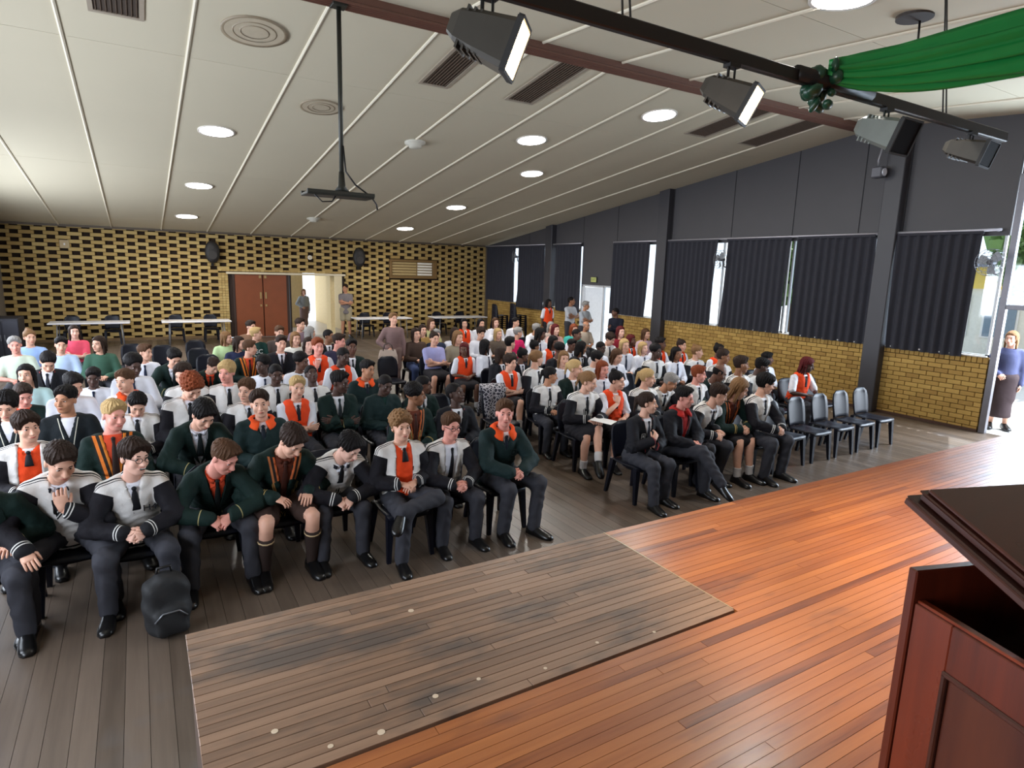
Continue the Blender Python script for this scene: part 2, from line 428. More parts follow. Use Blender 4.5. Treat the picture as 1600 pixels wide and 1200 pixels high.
# --- right wall: brick dado, pillars, windows, curtains, charcoal panels
wr = struct(MB().box((XR+.03, 4.85, 0), (XR+.16, 14.88, ZSILL-.03)).box((XR+.03, 16.52, 0), (XR+.16, YB, ZSILL-.03)).build('wall_right', mMort))
bY = MB().box((0, 0, 0), (.05, .2255, .0765), .004).mesh('brick', mYel)
sY = MB().box((0, 0, 0), (.05, .0765, .108), .004).mesh('brick', mYel)
specs = []
for r_ in range(14):
    z = .012+r_*.0855
    y = 4.87-(.118 if r_ % 2 else 0)
    while y < YB-.05:
        a, b = max(y, 4.865), min(y+.2255, YB-.01)
        if not (b > 14.88 and a < 16.52): specs.append((a, b-a, z))
        y += .236
rest = MB()
specs.sort(key=lambda q: q[0])
n_ = 0
for (a, L, z) in specs:
    if n_ < 252: inst('brick', bY, wr, (XR-.02, a, z), (0, 0, 0), (1, L/.2255, 1)); n_ += 1
    else: rest.box((XR-.02, a, z), (XR+.03, a+L, z+.0765))
y = 4.866; k = 0
while y < YB-.08:
    if not (y+.08 > 14.88 and y < 16.52):
        if k < 48: inst('brick', sY, wr, (XR-.024, y, 1.212)); k += 1
        else: rest.box((XR-.024, y, 1.212), (XR+.03, y+.0765, 1.32))
    y += .0865
o = rest.build('brick', mYel, wr); o['kind'] = 'stuff'
struct(MB().box((XR-.035, 4.86, 0), (XR-.02, 14.86, .05)).build('baseboard_right', M('dark_skirting', (70, 44, 32), .7)))
PIL = ((6.62, 6.96), (12.62, 13.0), (18.1, 18.5))
for i, (a, b) in enumerate(PIL):
    struct(MB().box((XR-.20, a, 0), (XR+.1, b, zceil(a)+.02), .012).build('trim_%d' % (i+6), mPillar))
# charcoal panels above the curtain rods
edges = [4.86, 6.60, 7.45, 8.94, 10.61, 12.60, 14.86, 16.54, 18.1, 19.8, 21.4, YB]
for i in range(len(edges)-1):
    a, b = edges[i]+.012, edges[i+1]-.012
    z0 = 2.16 if edges[i] == 14.86 else ZROD-.06
    v = [(XR-.015, a, z0), (XR-.015, b, z0), (XR-.015, b, zceil(b)+.03), (XR-.015, a, zceil(a)+.03), (XR+.06, a, z0), (XR+.06, b, z0), (XR+.06, b, zceil(b)+.03), (XR+.06, a, zceil(a)+.03)]
    q = MB(); q.add(v, [(0,1,2,3), (7,6,5,4), (0,4,5,1), (1,5,6,2), (2,6,7,3), (3,7,4,0)]); q.build('panel', mPanel, wr)
    if i: MB().box((XR-.006, edges[i]-.03, z0), (XR+.05, edges[i]+.03, zceil(edges[i])), 0).build('batten', mBatten, wr)
# panel nearest the stage, beyond the tall glazed doors
struct(MB().box((XR-.01, -4, 4.35), (XR+.1, 4.84, 5.6)).box((XR-.01, -4, 0), (XR+.1, 2.2, 4.35)).build('trim_12', mPanel))
struct(MB().box((XL-.2, -4.2, 0), (XR+.2, -4.0, 6.2)).build('wall_front', M('stage_back_wall', (150, 146, 140), .8)))
# windows
wins = [(4.9, 6.6), (6.98, 8.9), (8.98, 10.72), (10.8, 12.6), (13.02, 14.86), (16.54, 18.08), (18.52, 20.5), (20.6, YB-.1)]
for i, (a, b) in enumerate(wins):
    w_ = struct(empty('window_%d' % (i+1), (XR+.05, (a+b)/2, ZSILL)))
    fr = MB().box((XR+.02, a, ZSILL), (XR+.07, a+.04, ZROD)).box((XR+.02, b-.04, ZSILL), (XR+.07, b, ZROD)).box((XR+.02, a, ZROD-.06), (XR+.07, b, ZROD)).box((XR+.02, a, ZSILL), (XR+.07, b, ZSILL+.04)).box((XR+.025, (a+b)/2-.02, ZSILL), (XR+.065, (a+b)/2+.02, ZROD))
    rel(fr.build('window_frame', M('window_frame', (168, 170, 172), .4, .3), w_), w_)
    for c, d in ((a+.04, (a+b)/2-.02), ((a+b)/2+.02, b-.04)):
        rel(MB().box((XR+.04, c, ZSILL+.04), (XR+.046, d, ZROD-.06)).build('pane', mGlass, w_), w_)
    rel(MB().box((XR-.07, a, ZSILL-.004), (XR+.02, b, ZSILL+.022), .004).build('window_sill', M('pale_sill', (196, 194, 190), .5), w_), w_)
def curtain(y0, y1, y0b, y1b, ztop, zbot, lab, seed):
    rr = random.Random(seed); n = max(24, int((y1-y0)/.02)); V = []; F = []
    rows = 7
    ph = rr.random()*6; fr = 2*PI/rr.uniform(.15, .18)
    for s_ in (0, 1):
        for j in range(rows):
            t = j/(rows-1); z = ztop+(zbot-ztop)*t+ (0.012*math.sin(3*t+seed) if j == rows-1 else 0)
            for i in range(n+1):
                u = i/n; y = (y0+(y1-y0)*u)*(1-t)+(y0b+(y1b-y0b)*u)*t
                amp = .034+.016*t
                dx = amp*math.sin(fr*y+ph+.7*math.sin(2.1*y+seed))+.010*math.sin(fr*.41*y+ph*2)*t
                V.append((XR-.115+dx-(.004 if s_ else 0), y, z))
    m_ = n+1; off = rows*m_
    for s_ in (0, 1):
        for j in range(rows-1):
            for i in range(n):
                a = s_*off+j*m_+i; q = (a, a+1, a+m_+1, a+m_)
                F.append(q if s_ == 0 else q[::-1])
    root = empty('curtain', (XR-.115, (y0+y1)/2, zbot), 0, lab, 'curtain', 'navy curtains along the right wall')
    me = mesh_from('drape', V, F, mCurtain, True); c = bpy.data.objects.new('drape', me); link(c, root); rel(c, root)
    hd = MB().box((XR-.145, y0, ztop-.005), (XR-.09, y1, ztop+.045), .008); rel(hd.build('heading', mCurtain, root), root)
ZT, ZB = ZROD-.03, ZSILL+.0
curtain(5.20, 6.62, 5.24, 6.55, ZT, ZB-.02, 'dark navy pleated curtain nearest the tall glass doors', 1)
curtain(7.02, 8.70, 7.00, 8.66, ZT, ZB, 'dark navy curtain just left of the pillar by the empty chairs', 2)
curtain(8.86, 10.62, 8.98, 10.68, ZT, ZB, 'dark navy curtain between two bright gaps, second left of the near pillar', 3)
curtain(10.90, 12.62, 10.96, 12.62, ZT, ZB, 'dark navy curtain just right of the middle pillar, behind a wall fan', 4)
curtain(13.34, 14.88, 13.40, 14.88, ZT, ZB, 'dark navy curtain between side exit door and middle pillar', 5)
curtain(16.52, 17.95, 16.52, 17.80, ZT, ZB-.1, 'dark navy curtain just left of the side exit door', 6)
curtain(18.62, 20.35, 18.70, 20.45, ZT, ZB-.15, 'dark navy curtain right of the bright gap near the back corner', 7)
curtain(20.60, YB-.12, 20.72, YB-.12, ZT, ZB+.02, 'dark navy curtain hanging in the far back corner', 8)
for i, (a, b) in enumerate(((4.95, 6.64), (6.96, 12.62), (13.0, 14.9), (16.5, 18.1), (18.5, YB-.05))):
    q = empty('curtain_rod', (XR-.12, (a+b)/2, ZROD), 0, ['pale curtain rod nearest the tall glass doors', 'longest pale curtain rod, between the near and middle pillars', 'short pale curtain rod right of the side exit door', 'short pale curtain rod left of the side exit door', 'pale curtain rod running into the back corner'][i], 'curtain rod', 'curtain rods')
    rel(MB().tube([(XR-.12, a, ZROD+.03), (XR-.12, b, ZROD+.03)], .022, 8).build('rail', M('pale_rail', (176, 172, 178), .4, .4), q, True), q)
    for yy in (a+.05, b-.05): rel(MB().box((XR-.125, yy-.015, ZROD+.0), (XR-.014, yy+.015, ZROD+.02)).build('bracket', mGreyMetal, q), q)
# side exit door with the sign above it
d2 = struct(empty('door_2', (XR, 15.7, 0)))
df = MB()
for a, b in ((14.88, 14.94), (16.46, 16.52), (15.38, 15.42)): df.box((XR, a, 0), (XR+.08, b, 2.14))
df.box((XR, 14.88, 2.10), (XR+.08, 16.52, 2.16))
rel(df.build('door_frame', M('pale_door_frame', (190, 190, 192), .4), d2), d2)
rel(MB().box((XR+.03, 14.94, .1), (XR+.036, 15.38, 2.10)).build('pane', mGlass, d2), d2)
rel(MB().box((XR+.08, 16.42, .02), (XR+.85, 16.46, 2.08), .004).build('door_leaf', M('pale_door_frame', (190, 190, 192), .4), d2), d2)
es = empty('exit_sign', (XR-.03, 15.85, 2.33), 0, 'small yellow-green exit sign above the side door', 'sign')
rel(MB().box((XR-.06, 15.70, 2.24), (XR-.02, 16.0, 2.42), .006).build('sign_case', M('dark_case', (60, 62, 50), .5), es), es)
rel(MB().box((XR-.066, 15.72, 2.26), (XR-.06, 15.98, 2.40)).build('sign_face', M('sign_face', (196, 200, 120), .5), es), es)
rel(text_part('lettering', 'EXIT', .11, M('sign_green', (70, 90, 40), .6), es, (XR-.068, 15.85, 2.33), (PI/2, 0, -PI/2)), es)
# tall glazed doors at the right end
d3 = struct(empty('door_3', (XR, 4.0, 0)))
df = MB()
for a, b in ((4.74, 4.84), (2.2, 2.28)): df.box((XR-.04, a, 0), (XR+.06, b, 4.36), .006)
df.box((XR-.03, 2.2, 2.16), (XR+.05, 4.78, 2.24), .006).box((XR-.03, 2.2, 4.28), (XR+.05, 4.78, 4.36), .006)
rel(df.build('door_frame', M('grey_door_frame', (112, 110, 116), .4, .4), d3), d3)
rel(MB().box((XR+.005, 2.28, 2.24), (XR+.011, 4.74, 4.28)).build('pane', mGlass, d3), d3)
# outside, seen through the glass
struct(MB().box((XR+.17, -12, -.12), (45, 45, -.02)).build('ground', mConc))
ob = empty('building', (24, 7.5, 0), 0, 'pale building with yellow band seen through the glass doors', 'building')
rel(MB().box((24, 2.5, 0), (28, 12, 2.4)).build('wall', M('pale_render', (220, 216, 204), .8), ob), ob)
rel(MB().box((23.9, 2.5, 2.4), (28, 12, 3.1)).build('band', M('yellow_band', (226, 196, 96), .8), ob), ob)
rel(MB().box((23.2, 2.3, 3.1), (28.3, 12.2, 3.35)).build('roof', M('grey_roof', (112, 116, 130), .7), ob), ob)
for i in range(6):
    f = rel(MB().box((23.95, 3.1+i*1.4, .8), (24.02, 4.1+i*1.4, 2.2), .01).build('window', mWhite, ob), ob)
    for k in range(2): MB().box((23.92, 3.16+i*1.4+k*.46, .86), (23.96, 3.56+i*1.4+k*.46, 2.14)).build('pane', M('far_glass', (120, 136, 150), .15), f)
def tree(x, y, lab, sc, seed):
    rr = np.random.RandomState(seed); root = empty('tree', (x, y, 0), 0, lab, 'tree', 'trees outside the right wall')
    MB().tube([(0, 0, 0), (.05, .1, 1.5*sc), (0, .1, 2.6*sc)], [.16*sc, .12*sc, .06*sc], 8).build('trunk', M('bark', (92, 74, 58), .9), root, True)
    n = 2600; p = rr.normal(size=(n, 3)); p /= np.linalg.norm(p, axis=1)[:, None]; p *= (rr.rand(n, 1)**.4)
    p = p*np.array((1.7, 1.7, 1.3))*sc+np.array((0, 0, 3.1*sc)); a = rr.normal(size=(n, 3))*.11; b = rr.normal(size=(n, 3))*.11
    V = np.stack([p-a, p+b, p+a, p-b], 1).reshape(-1, 3); F = np.arange(n*4).reshape(-1, 4)
    o = bpy.data.objects.new('foliage', mesh_from('foliage', V, F, mLeaf)); link(o, root); o['kind'] = 'stuff'
tree(17.5, 12.2, 'leafy green tree outside, glimpsed between the curtains', 1.0, 1)
tree(21.0, 6.6, 'leafy green tree outside behind the glass doors', 1.1, 2)
# ------------------------------------------------------------------ ceiling
cl = struct(MB().box((XL-.1, -4.1, 6.2), (XR+.1, YB+.2, 6.3)).build('ceiling', mWhite))
XP = [XL, -1.9, -.58, .75, 2.06, 3.39, 4.70, 6.03, 7.35, 8.67, 9.99, 11.31, XR]
YP = [YR, 9.72, 15.6, 21.5, YB]
for i in range(len(XP)-1):
    for a, b in list(zip(YP[:-1], YP[1:]))+[(-4.0, 4.55), (4.55, YR)]:
        x0, x1 = XP[i]+.004, XP[i+1]-.004; a2, b2 = a+.004, b-.004
        za, zb = zceil(a2 if a < YR else a2), zceil(b2)
        if b <= YR: za, zb = ZRG-SL2*(YR-a2), ZRG-SL2*(YR-b2)
        q = MB(); q.add([(x0, a2, za), (x1, a2, za), (x1, b2, zb), (x0, b2, zb), (x0, a2, za+.03), (x1, a2, za+.03), (x1, b2, zb+.03), (x0, b2, zb+.03)], [(0,3,2,1), (4,5,6,7), (0,1,5,4), (1,2,6,5), (2,3,7,6), (3,0,4,7)])
        q.build('ceiling_panel', mCeil, cl)
for x in XP[1:-1]:
    for a, b in ((YR+.1, YB), (-4, YR-.1)):
        za, zb = (zceil(a), zceil(b)) if a > YR-.05 else (ZRG-SL2*(YR-a), ZRG-SL2*(YR-b))
        MB().tube([(x, a, za-.006), (x, b, zb-.006)], .021, 6).build('cover_strip', mStrip, cl)
bmx = empty('ridge_beam', (4.5, YR, ZRG), 0, 'brown ribbed beam running across the ceiling ridge', 'beam')
rel(MB().box((XL, YR-.10, ZRG-.10), (XR-.15, YR+.10, ZRG+.02), .01).build('beam_body', mBeam, bmx), bmx)
for k in range(5):
    rel(MB().tube([(XL, YR-.10+k*.05, ZRG-.105), (XR-.15, YR-.10+k*.05, ZRG-.105)], .017, 6).build('rib', mBeam, bmx), bmx)
def ceil_frame(x, y):
    s_ = -SL if y >= YR else SL2
    return Matrix.Translation((x, y, zceil(y))) @ Matrix.Rotation(math.atan(s_), 4, 'X')
mLamp = M('lit_diffuser', (255, 252, 246), .5, emit=((255, 250, 240), 9.0))
mRim = M('lamp_rim', (214, 208, 198), .4)
mUnlitRim = M('unlit_rim', (136, 122, 100), .5)
mUnlit = M('unlit_diffuser', (176, 164, 142), .5)
def downlight(x, y, r_, lit, lab):
    Mx = ceil_frame(x, y); root = empty('ceiling_light', (x, y, zceil(y)), 0, lab, 'ceiling light', 'round ceiling lights')
    def ring(r0, r1, z0, z1, n=32):
        return [[Mx @ Vector((r*math.cos(q), r*math.sin(q), z)) for q in np.linspace(0, 2*PI, n, endpoint=False)] for r, z in ((r1, 0.0), (r1, z0), (r0, z1))]
    rel(MB().loft(ring(r_, r_*1.12, -.02, -.014), False).build('rim', mRim if lit else mUnlitRim, root, True), root)
    rel(MB().disc((0, 0, 0), r_*1.01, 32, -.014, -.004, mat=Mx).build('diffuser', mLamp if lit else mUnlit, root), root)
    if not lit:
        for k in (.75, .5): rel(MB().loft(ring(r_*k-.012, r_*k, -.018, -.02), False).build('ring', mUnlitRim, root, True), root)
    else:
        l = bpy.data.lights.new('bulb', 'AREA'); l.shape = 'DISK'; l.size = r_*2; l.energy = 34; l.color = (1, .97, .92)
        lo = bpy.data.objects.new('bulb', l); link(lo, root); lo.matrix_world = Mx @ Matrix.Translation((0, 0, -.02)); lo.matrix_parent_inverse = Matrix.Translation(-Vector(root.location))
for (x, y, r_, lit, lab) in ((1.37, 12.6, .27, 1, 'lit round ceiling light, nearest of the three on the left'), (1.39, 16.76, .27, 1, 'lit round ceiling light, middle of the three on the left'),
    (1.34, 20.62, .27, 1, 'lit round ceiling light near the back wall, above the left table'), (8.05, 16.77, .27, 1, 'lit round ceiling light right of the projector mount'),
    (7.9, 20.41, .27, 1, 'lit round ceiling light nearest the framed board'), (6.75, 10.73, .27, 1, 'warm lit round ceiling light below the dark vents'),
    (8.08, 12.79, .25, 1, 'lit round ceiling light just behind the warm one'), (8.07, 8.65, .28, 1, 'large lit ceiling light closest to the lit stage lamps'),
    (1.42, 8.63, .34, 0, 'unlit beige round ceiling fitting at upper left'), (2.72, 10.71, .29, 0, 'unlit beige round ceiling fitting beside the projector pole'), (6.0, 4.02, .27, 1, 'lit ceiling light at the top edge above the lamp bar')):
    downlight(x, y, r_, lit, lab)
for (x, y, lab) in ((4.75, 11.75, 'white smoke detector right of the projector pole'), (4.7, 19.7, 'small smoke detector near the back wall')):
    Mx = ceil_frame(x, y); root = empty('smoke_detector', (x, y, zceil(y)), 0, lab, 'smoke detector')
    rg = [[Mx @ Vector((r*math.cos(q), r*math.sin(q), z)) for q in np.linspace(0, 2*PI, 24, endpoint=False)] for r, z in ((.2, 0), (.2, -.03), (.13, -.05), (.12, -.1), (.05, -.12))]
    rel(MB().loft(rg).build('housing', M('detector_white', (196, 192, 178), .5), root, True), root)
mVent = M('dark_vent', (58, 46, 36), .7)
def vent(x0, x1, y0, y1, lab):
    root = empty('ceiling_vent', ((x0+x1)/2, (y0+y1)/2, zceil((y0+y1)/2)), 0, lab, 'ceiling vent', 'ceiling vents')
    def P(x, y, dz): return (x, y, zceil(y)+dz)
    q = MB(); q.add([P(x0, y0, -.004), P(x1, y0, -.004), P(x1, y1, -.004), P(x0, y1, -.004)], [(0,3,2,1)]); rel(q.build('grille', mVent, root), root)
    fr = MB()
    for a, b, c, d in ((x0-.05, x0, y0-.05, y1+.05), (x1, x1+.05, y0-.05, y1+.05), (x0, x1, y0-.05, y0), (x0, x1, y1, y1+.05)):
        fr.add([P(a, c, -.016), P(b, c, -.016), P(b, d, -.016), P(a, d, -.016), P(a, c, 0), P(b, c, 0), P(b, d, 0), P(a, d, 0)], [(0,3,2,1), (0,1,5,4), (1,2,6,5), (2,3,7,6), (3,0,4,7)])
    rel(fr.build('frame', M('vent_frame', (150, 138, 122), .5), root), root)
    n = max(3, int((x1-x0)/.045))
    for k in range(n):
        x = x0+(k+.5)*(x1-x0)/n; q = MB()
        q.add([P(x-.004, y0, -.014), P(x+.004, y0, -.014), P(x+.004, y1, -.014), P(x-.004, y1, -.014), P(x-.004, y0, 0), P(x+.004, y0, 0), P(x+.004, y1, 0), P(x-.004, y1, 0)], [(0,3,2,1), (0,1,5,4), (1,2,6,5), (2,3,7,6), (3,0,4,7)])
        rel(q.build('slat', M('vent_slat', (84, 68, 54), .6), root), root)
vent(3.80, 4.18, 7.56, 9.12, 'dark slatted ceiling vent below the first lit stage lamp')
vent(5.27, 5.70, 7.56, 9.12, 'dark slatted ceiling vent, second from the projector pole')
vent(9.27, 9.75, 7.56, 9.12, 'dark slatted ceiling vent right of the second lit lamp')
vent(10.75, 11.28, 7.56, 9.10, 'dark slatted ceiling vent nearest the right wall')
vent(-.22, .22, 7.6, 8.87, 'square-edged dark vent at the top left of the ceiling')
# projector mount
pj = empty('projector_mount', (2.09, YR, 3.4), 0, 'black projector ceiling mount on a long pole, no projector fitted', 'projector mount')
for nm, q in (('pole', MB().tube([(2.09, YR, ZRG-.1), (2.085, YR, 3.46)], .026, 12)),
              ('hub', MB().tube([(2.085, YR, 3.62), (2.085, YR, 3.46), (2.085, YR, 3.40)], [.03, .045, .09], 12)),
              ('bracket_plate', MB().box((1.66, YR-.16, 3.335), (2.42, YR+.16, 3.365), .006).box((1.66, YR-.17, 3.35), (2.42, YR-.13, 3.39), .004).box((1.66, YR+.13, 3.35), (2.42, YR+.17, 3.39), .004)),
              ('ceiling_flange', MB().box((2.01, YR-.08, ZRG-.14), (2.17, YR+.08, ZRG-.11), .004))):
    rel(q.build(nm, M('dark_mount', (46, 46, 40), .5, .3), pj, nm in ('pole', 'hub')), pj)
rel(MB().tube([(2.10, YR-.03, 3.9), (2.12, YR-.05, 3.62), (2.22, YR-.08, 3.48), (2.40, YR-.1, 3.36), (2.46, YR-.1, 3.28), (2.47, YR-.1, 3.22)], .010, 6).build('cable', mBlackMetal, pj, True), pj)
rel(MB().tube([(2.0, YR-.1, 3.36), (1.93, YR-.16, 3.27), (1.82, YR-.16, 3.26), (1.75, YR-.1, 3.34)], .008, 6).build('cable', mBlackMetal, pj, True), pj)
# lamp bar and stage lamps
BY = 3.0
lb = empty('lamp_bar', (4.2, BY, 3.97), 0, 'long black lighting bar hung across the front of the stage', 'lighting bar')
rel(MB().box((1.0, BY-.025, 3.925), (7.27, BY+.025, 4.015), .008).build('bar', mBlackMetal, lb), lb)
rel(MB().tube([(4.05, BY, 3.985), (4.95, BY, 3.99)], .058, 12).build('sleeve_joint', mBlackMetal, lb, True), lb)
for x in (2.5, 6.1):
    for dx in (-.03, .03):
        rel(MB().tube([(x+dx, BY, 4.0), (x+dx*.3, BY+.15, zceil(BY+.15))], .007, 6).build('hanger_wire', mBlackMetal, lb), lb)
mHouse = M('lamp_housing', (62, 58, 52), .45, .4); mHouseG = M('lamp_housing_grey', (108, 112, 106), .45, .3)
mHot = M('hot_lamp_face', (255, 236, 190), .4, emit=((255, 214, 150), 14.0)); mCold = M('dark_lamp_face', (16, 16, 20), .75, spec=.08)
def stage_lamp(x, z, dirv, L, Hh, Ww, lit, mat, lab):
    d = Vector(dirv).normalized(); q = d.to_track_quat('Y', 'Z').to_matrix().to_4x4(); T = Matrix.Translation((x, BY, z)) @ q
    root = empty('stage_lamp', (x, BY, z), 0, lab, 'stage lamp', 'stage lamps on the bar')
    rings = []
    for yy, k, kw in ((-L*.55, .38, .5), (-L*.42, .62, .72), (-L*.1, .8, .85), (L*.45, 1.0, 1.0)):
        h, w_ = Hh*k/2, Ww*kw/2; c = .22
        pts = [(-w_, -h*(1-c)), (-w_*(1-c), -h), (w_*(1-c), -h), (w_, -h*(1-c)), (w_, h*(1-c)), (w_*(1-c), h), (-w_*(1-c), h), (-w_, h*(1-c))]
        rings.append([T @ Vector((a, yy, b)) for a, b in pts])
    rel(MB().loft(rings).build('housing', mat, root), root)
    h, w_ = Hh/2, Ww/2
    v = MB()
    for a0, a1, b0, b1 in ((-w_-.012, -w_+.004, -h, h), (w_-.004, w_+.012, -h, h), (-w_, w_, -h-.012, -h+.004), (-w_, w_, h-.004, h+.012)):
        v.box((a0, L*.40, b0), (a1, L*.485, b1), 0, T)
    rel(v.build('visor', M('visor_black', (34, 33, 32), .7), root), root)
    fc = MB().box((-w_*.93, L*.455, -h*.93), (w_*.93, L*.475, h*.93), 0, T)
    rel(fc.build('lens', mHot if lit else mCold, root), root)
    for k in range(4): rel(MB().box((-w_*.74, -L*.34+k*.035, -h*.7-.02), (w_*.74, -L*.34+k*.035+.012, h*.7+.012), 0, T).build('cooling_fin', mat, root), root)
    top = 3.925
    rel(MB().tube([(x-.03, BY, top+.02), (x-.03, BY, z+Hh*.45)], .010, 6).tube([(x+.03, BY, top+.02), (x+.03, BY, z+Hh*.42)], .008, 6).box((x-.05, BY-.03, top-.02), (x+.05, BY+.03, top+.005)).build('yoke', mBlackMetal, root), root)
    if lit:
        l = bpy.data.lights.new('lamp_beam', 'SPOT'); l.energy = 200; l.color = (1, .82, .60); l.spot_size = R(74); l.spot_blend = .6; l.shadow_soft_size = .06
        lo = bpy.data.objects.new('lamp_beam', l); link(lo, root); p = T @ Vector((0, L*.6, 0)); lo.location = p; lo.rotation_euler = (d+Vector((0, 0, -.45))).to_track_quat('-Z', 'Y').to_euler()
        lo.matrix_parent_inverse = Matrix.Translation(-Vector(root.location))
stage_lamp(1.60, 3.725, (.70, -.62, -.36), .36, .25, .21, 1, mHouse, 'lit stage lamp on the left, glowing warm white')
stage_lamp(3.40, 3.735, (.40, -.80, -.46), .34, .22, .21, 1, mHouse, 'brightest stage lamp with orange glow, left of the green knot')
stage_lamp(5.22, 3.75, (.0, -.93, -.36), .40, .25, .26, 0, mHouseG, 'unlit grey stage lamp with a square dark front')
stage_lamp(6.62, 3.77, (.10, -.95, -.30), .36, .21, .26, 0, mHouse, 'unlit stage lamp at the far right end of the bar')
# green drape tied to the bar
mGreen = M('green_satin', (22, 128, 60), .42, var=.12, scale=5)
gd = empty('green_drape', (4.35, BY, 3.97), 0, 'emerald green cloth swag tied in a knot to the bar', 'drape')
P0, P1, P2 = np.array((4.36, 2.97, 4.05)), np.array((4.75, 2.68, 4.00)), np.array((5.6, 1.75, 4.30))
rings = []
for i in range(22):
    t = i/21; c = (1-t)**2*P0+2*t*(1-t)*P1+t*t*P2; hh = .055+.16*t**.8; ww = .045+.06*t
    rg = []
    for j in range(72):
        a = 2*PI*j/72; k = 1+.24*math.sin(9*a+3*t+.6*math.sin(5*t))+.10*math.sin(17*a+5*t)
        rg.append(c+np.array((ww*math.cos(a)*k*.8, ww*math.cos(a)*k*.6, hh*math.sin(a)*k)))
    rings.append(rg)
rel(MB().loft(rings).build('swag', mGreen, gd, True), gd)
kn = MB(); rr = random.Random(5)
for k in range(26):
    c = (4.31+rr.uniform(-.12, .12), BY+rr.uniform(-.09, .05), 3.95+rr.uniform(-.14, .13))
    kn.ellip(c, (rr.uniform(.025, .07), rr.uniform(.03, .06), rr.uniform(.025, .06)), 8, 6, 0, np.array(Matrix.Rotation(rr.uniform(0, 3), 3, 'X') @ Matrix.Rotation(rr.uniform(0, 3), 3, 'Z')))
rel(kn.build('knot', M('dark_green_satin', (20, 62, 44), .35, var=.3, scale=20), gd, True), gd)
# ------------------------------------------------------------------ people: signed-distance clothing and heads
F32 = np.float32
def nets(fn, lo, hi, h):
    lo = np.asarray(lo, F32); n = np.ceil((np.asarray(hi)-lo)/h).astype(int)+2
    ax = [lo[i]-h*.5+h*np.arange(n[i], dtype=F32) for i in range(3)]
    G = np.stack(np.meshgrid(*ax, indexing='ij'), -1).reshape(-1, 3)
    F = fn(G).reshape(n).astype(F32)
    F[0] = F[-1] = 1; F[:, 0] = F[:, -1] = 1; F[:, :, 0] = F[:, :, -1] = 1
    S = F < 0; c = n-1; tot = int(c.prod())
    acc = np.zeros((tot, 3), np.float64); cnt = np.zeros(tot, np.int32); quads = []
    st_ = (c[1]*c[2], c[2], 1)
    for a in range(3):
        s0 = [slice(None)]*3; s1 = [slice(None)]*3; s0[a] = slice(0, -1); s1[a] = slice(1, None)
        A, B = F[tuple(s0)], F[tuple(s1)]
        I = np.argwhere((A < 0) != (B < 0))
        if not len(I): continue
        fa = A[I[:, 0], I[:, 1], I[:, 2]]; fb = B[I[:, 0], I[:, 1], I[:, 2]]
        P = I.astype(np.float64); P[:, a] += fa/(fa-fb)
        b_, c_ = (a+1) % 3, (a+2) % 3
        base = I[:, 0]*st_[0]+I[:, 1]*st_[1]+I[:, 2]*st_[2]
        q = []
        for db, dc in ((-1, -1), (0, -1), (0, 0), (-1, 0)):
            ci = base+db*st_[b_]+dc*st_[c_]; q.append(ci)
            for k in range(3): acc[:, k] += np.bincount(ci, P[:, k], tot)
            cnt += np.bincount(ci, minlength=tot).astype(np.int32)
        Q = np.stack(q, 1); flip = fa > 0
        Q[flip] = Q[flip][:, ::-1]; quads.append(Q)
    if not quads: return np.zeros((0, 3), F32), np.zeros((0, 4), np.int32)
    used = cnt > 0; idx = np.cumsum(used)-1
    V = (acc[used]/cnt[used][:, None])*h+(lo-h*.5)
    return V.astype(F32), idx[np.concatenate(quads)].astype(np.int32)
def cap(P, a, b, ra, rb):
    a = np.asarray(a, F32); b = np.asarray(b, F32); ab = b-a; q = P-a
    t = np.clip((q @ ab)/(ab @ ab+1e-9), 0, 1); d = q-t[:, None]*ab
    return np.sqrt(np.einsum('ij,ij->i', d, d))-(ra+(rb-ra)*t), t
def ell(P, c, r):
    q = (P-np.asarray(c, F32))/np.asarray(r, F32); k = np.sqrt(np.einsum('ij,ij->i', q, q)); return (k-1)*min(r)*1.05
def smin(a, b, k):
    h = np.clip(.5+.5*(b-a)/k, 0, 1); return b+(a-b)*h-k*h*(1-h)
def rotm(yaw, pitch, roll=0):     # heading -Y; yaw + turns towards +X, pitch + looks down, roll + tips towards +X
    return np.array(Matrix.Rotation(R(yaw), 3, 'Z') @ Matrix.Rotation(R(pitch), 3, 'X') @ Matrix.Rotation(R(roll), 3, 'Y'))
# ---- heads (head frame: face towards -Y, origin at the middle of the skull)
def head_sdf(P, kind):
    f = kind == 'f'
    d = ell(P, (0, .012, .032), (.074, .096, .090))
    d = smin(d, ell(P, (0, -.026, -.045), (.058 if f else .062, .066, .072)), .035)
    d = smin(d, ell(P, (0, -.062, -.090), (.028 if f else .034, .030, .026)), .025)        # chin
    d = smin(d, cap(P, (-.034, -.080, .030), (.034, -.080, .030), .014, .014)[0], .018)     # brow
    d = smin(d, cap(P, (0, -.092, .012), (0, -.113, -.026), .0085, .0135)[0], .012)         # nose
    d = smin(d, ell(P, (-.012, -.100, -.030), (.009, .011, .008)), .006); d = smin(d, ell(P, (.012, -.100, -.030), (.009, .011, .008)), .006)
    for s_ in (-1, 1):
        d = smin(d, ell(P, (s_*.042, -.062, -.028), (.022, .022, .024)), .02)               # cheek
        d = -smin(-d, cap(P, (s_*.022, -.108, .010), (s_*.042, -.098, .010), .011, .011)[0], .012)   # eye socket
        d = smin(d, ell(P, (s_*.077, .012, -.004), (.010, .020, .033)), .008)               # ear
    d = smin(d, ell(P, (0, -.092, -.057), (.026, .012, .012)), .012)                       # mouth mound
    return d
HEADS = {}
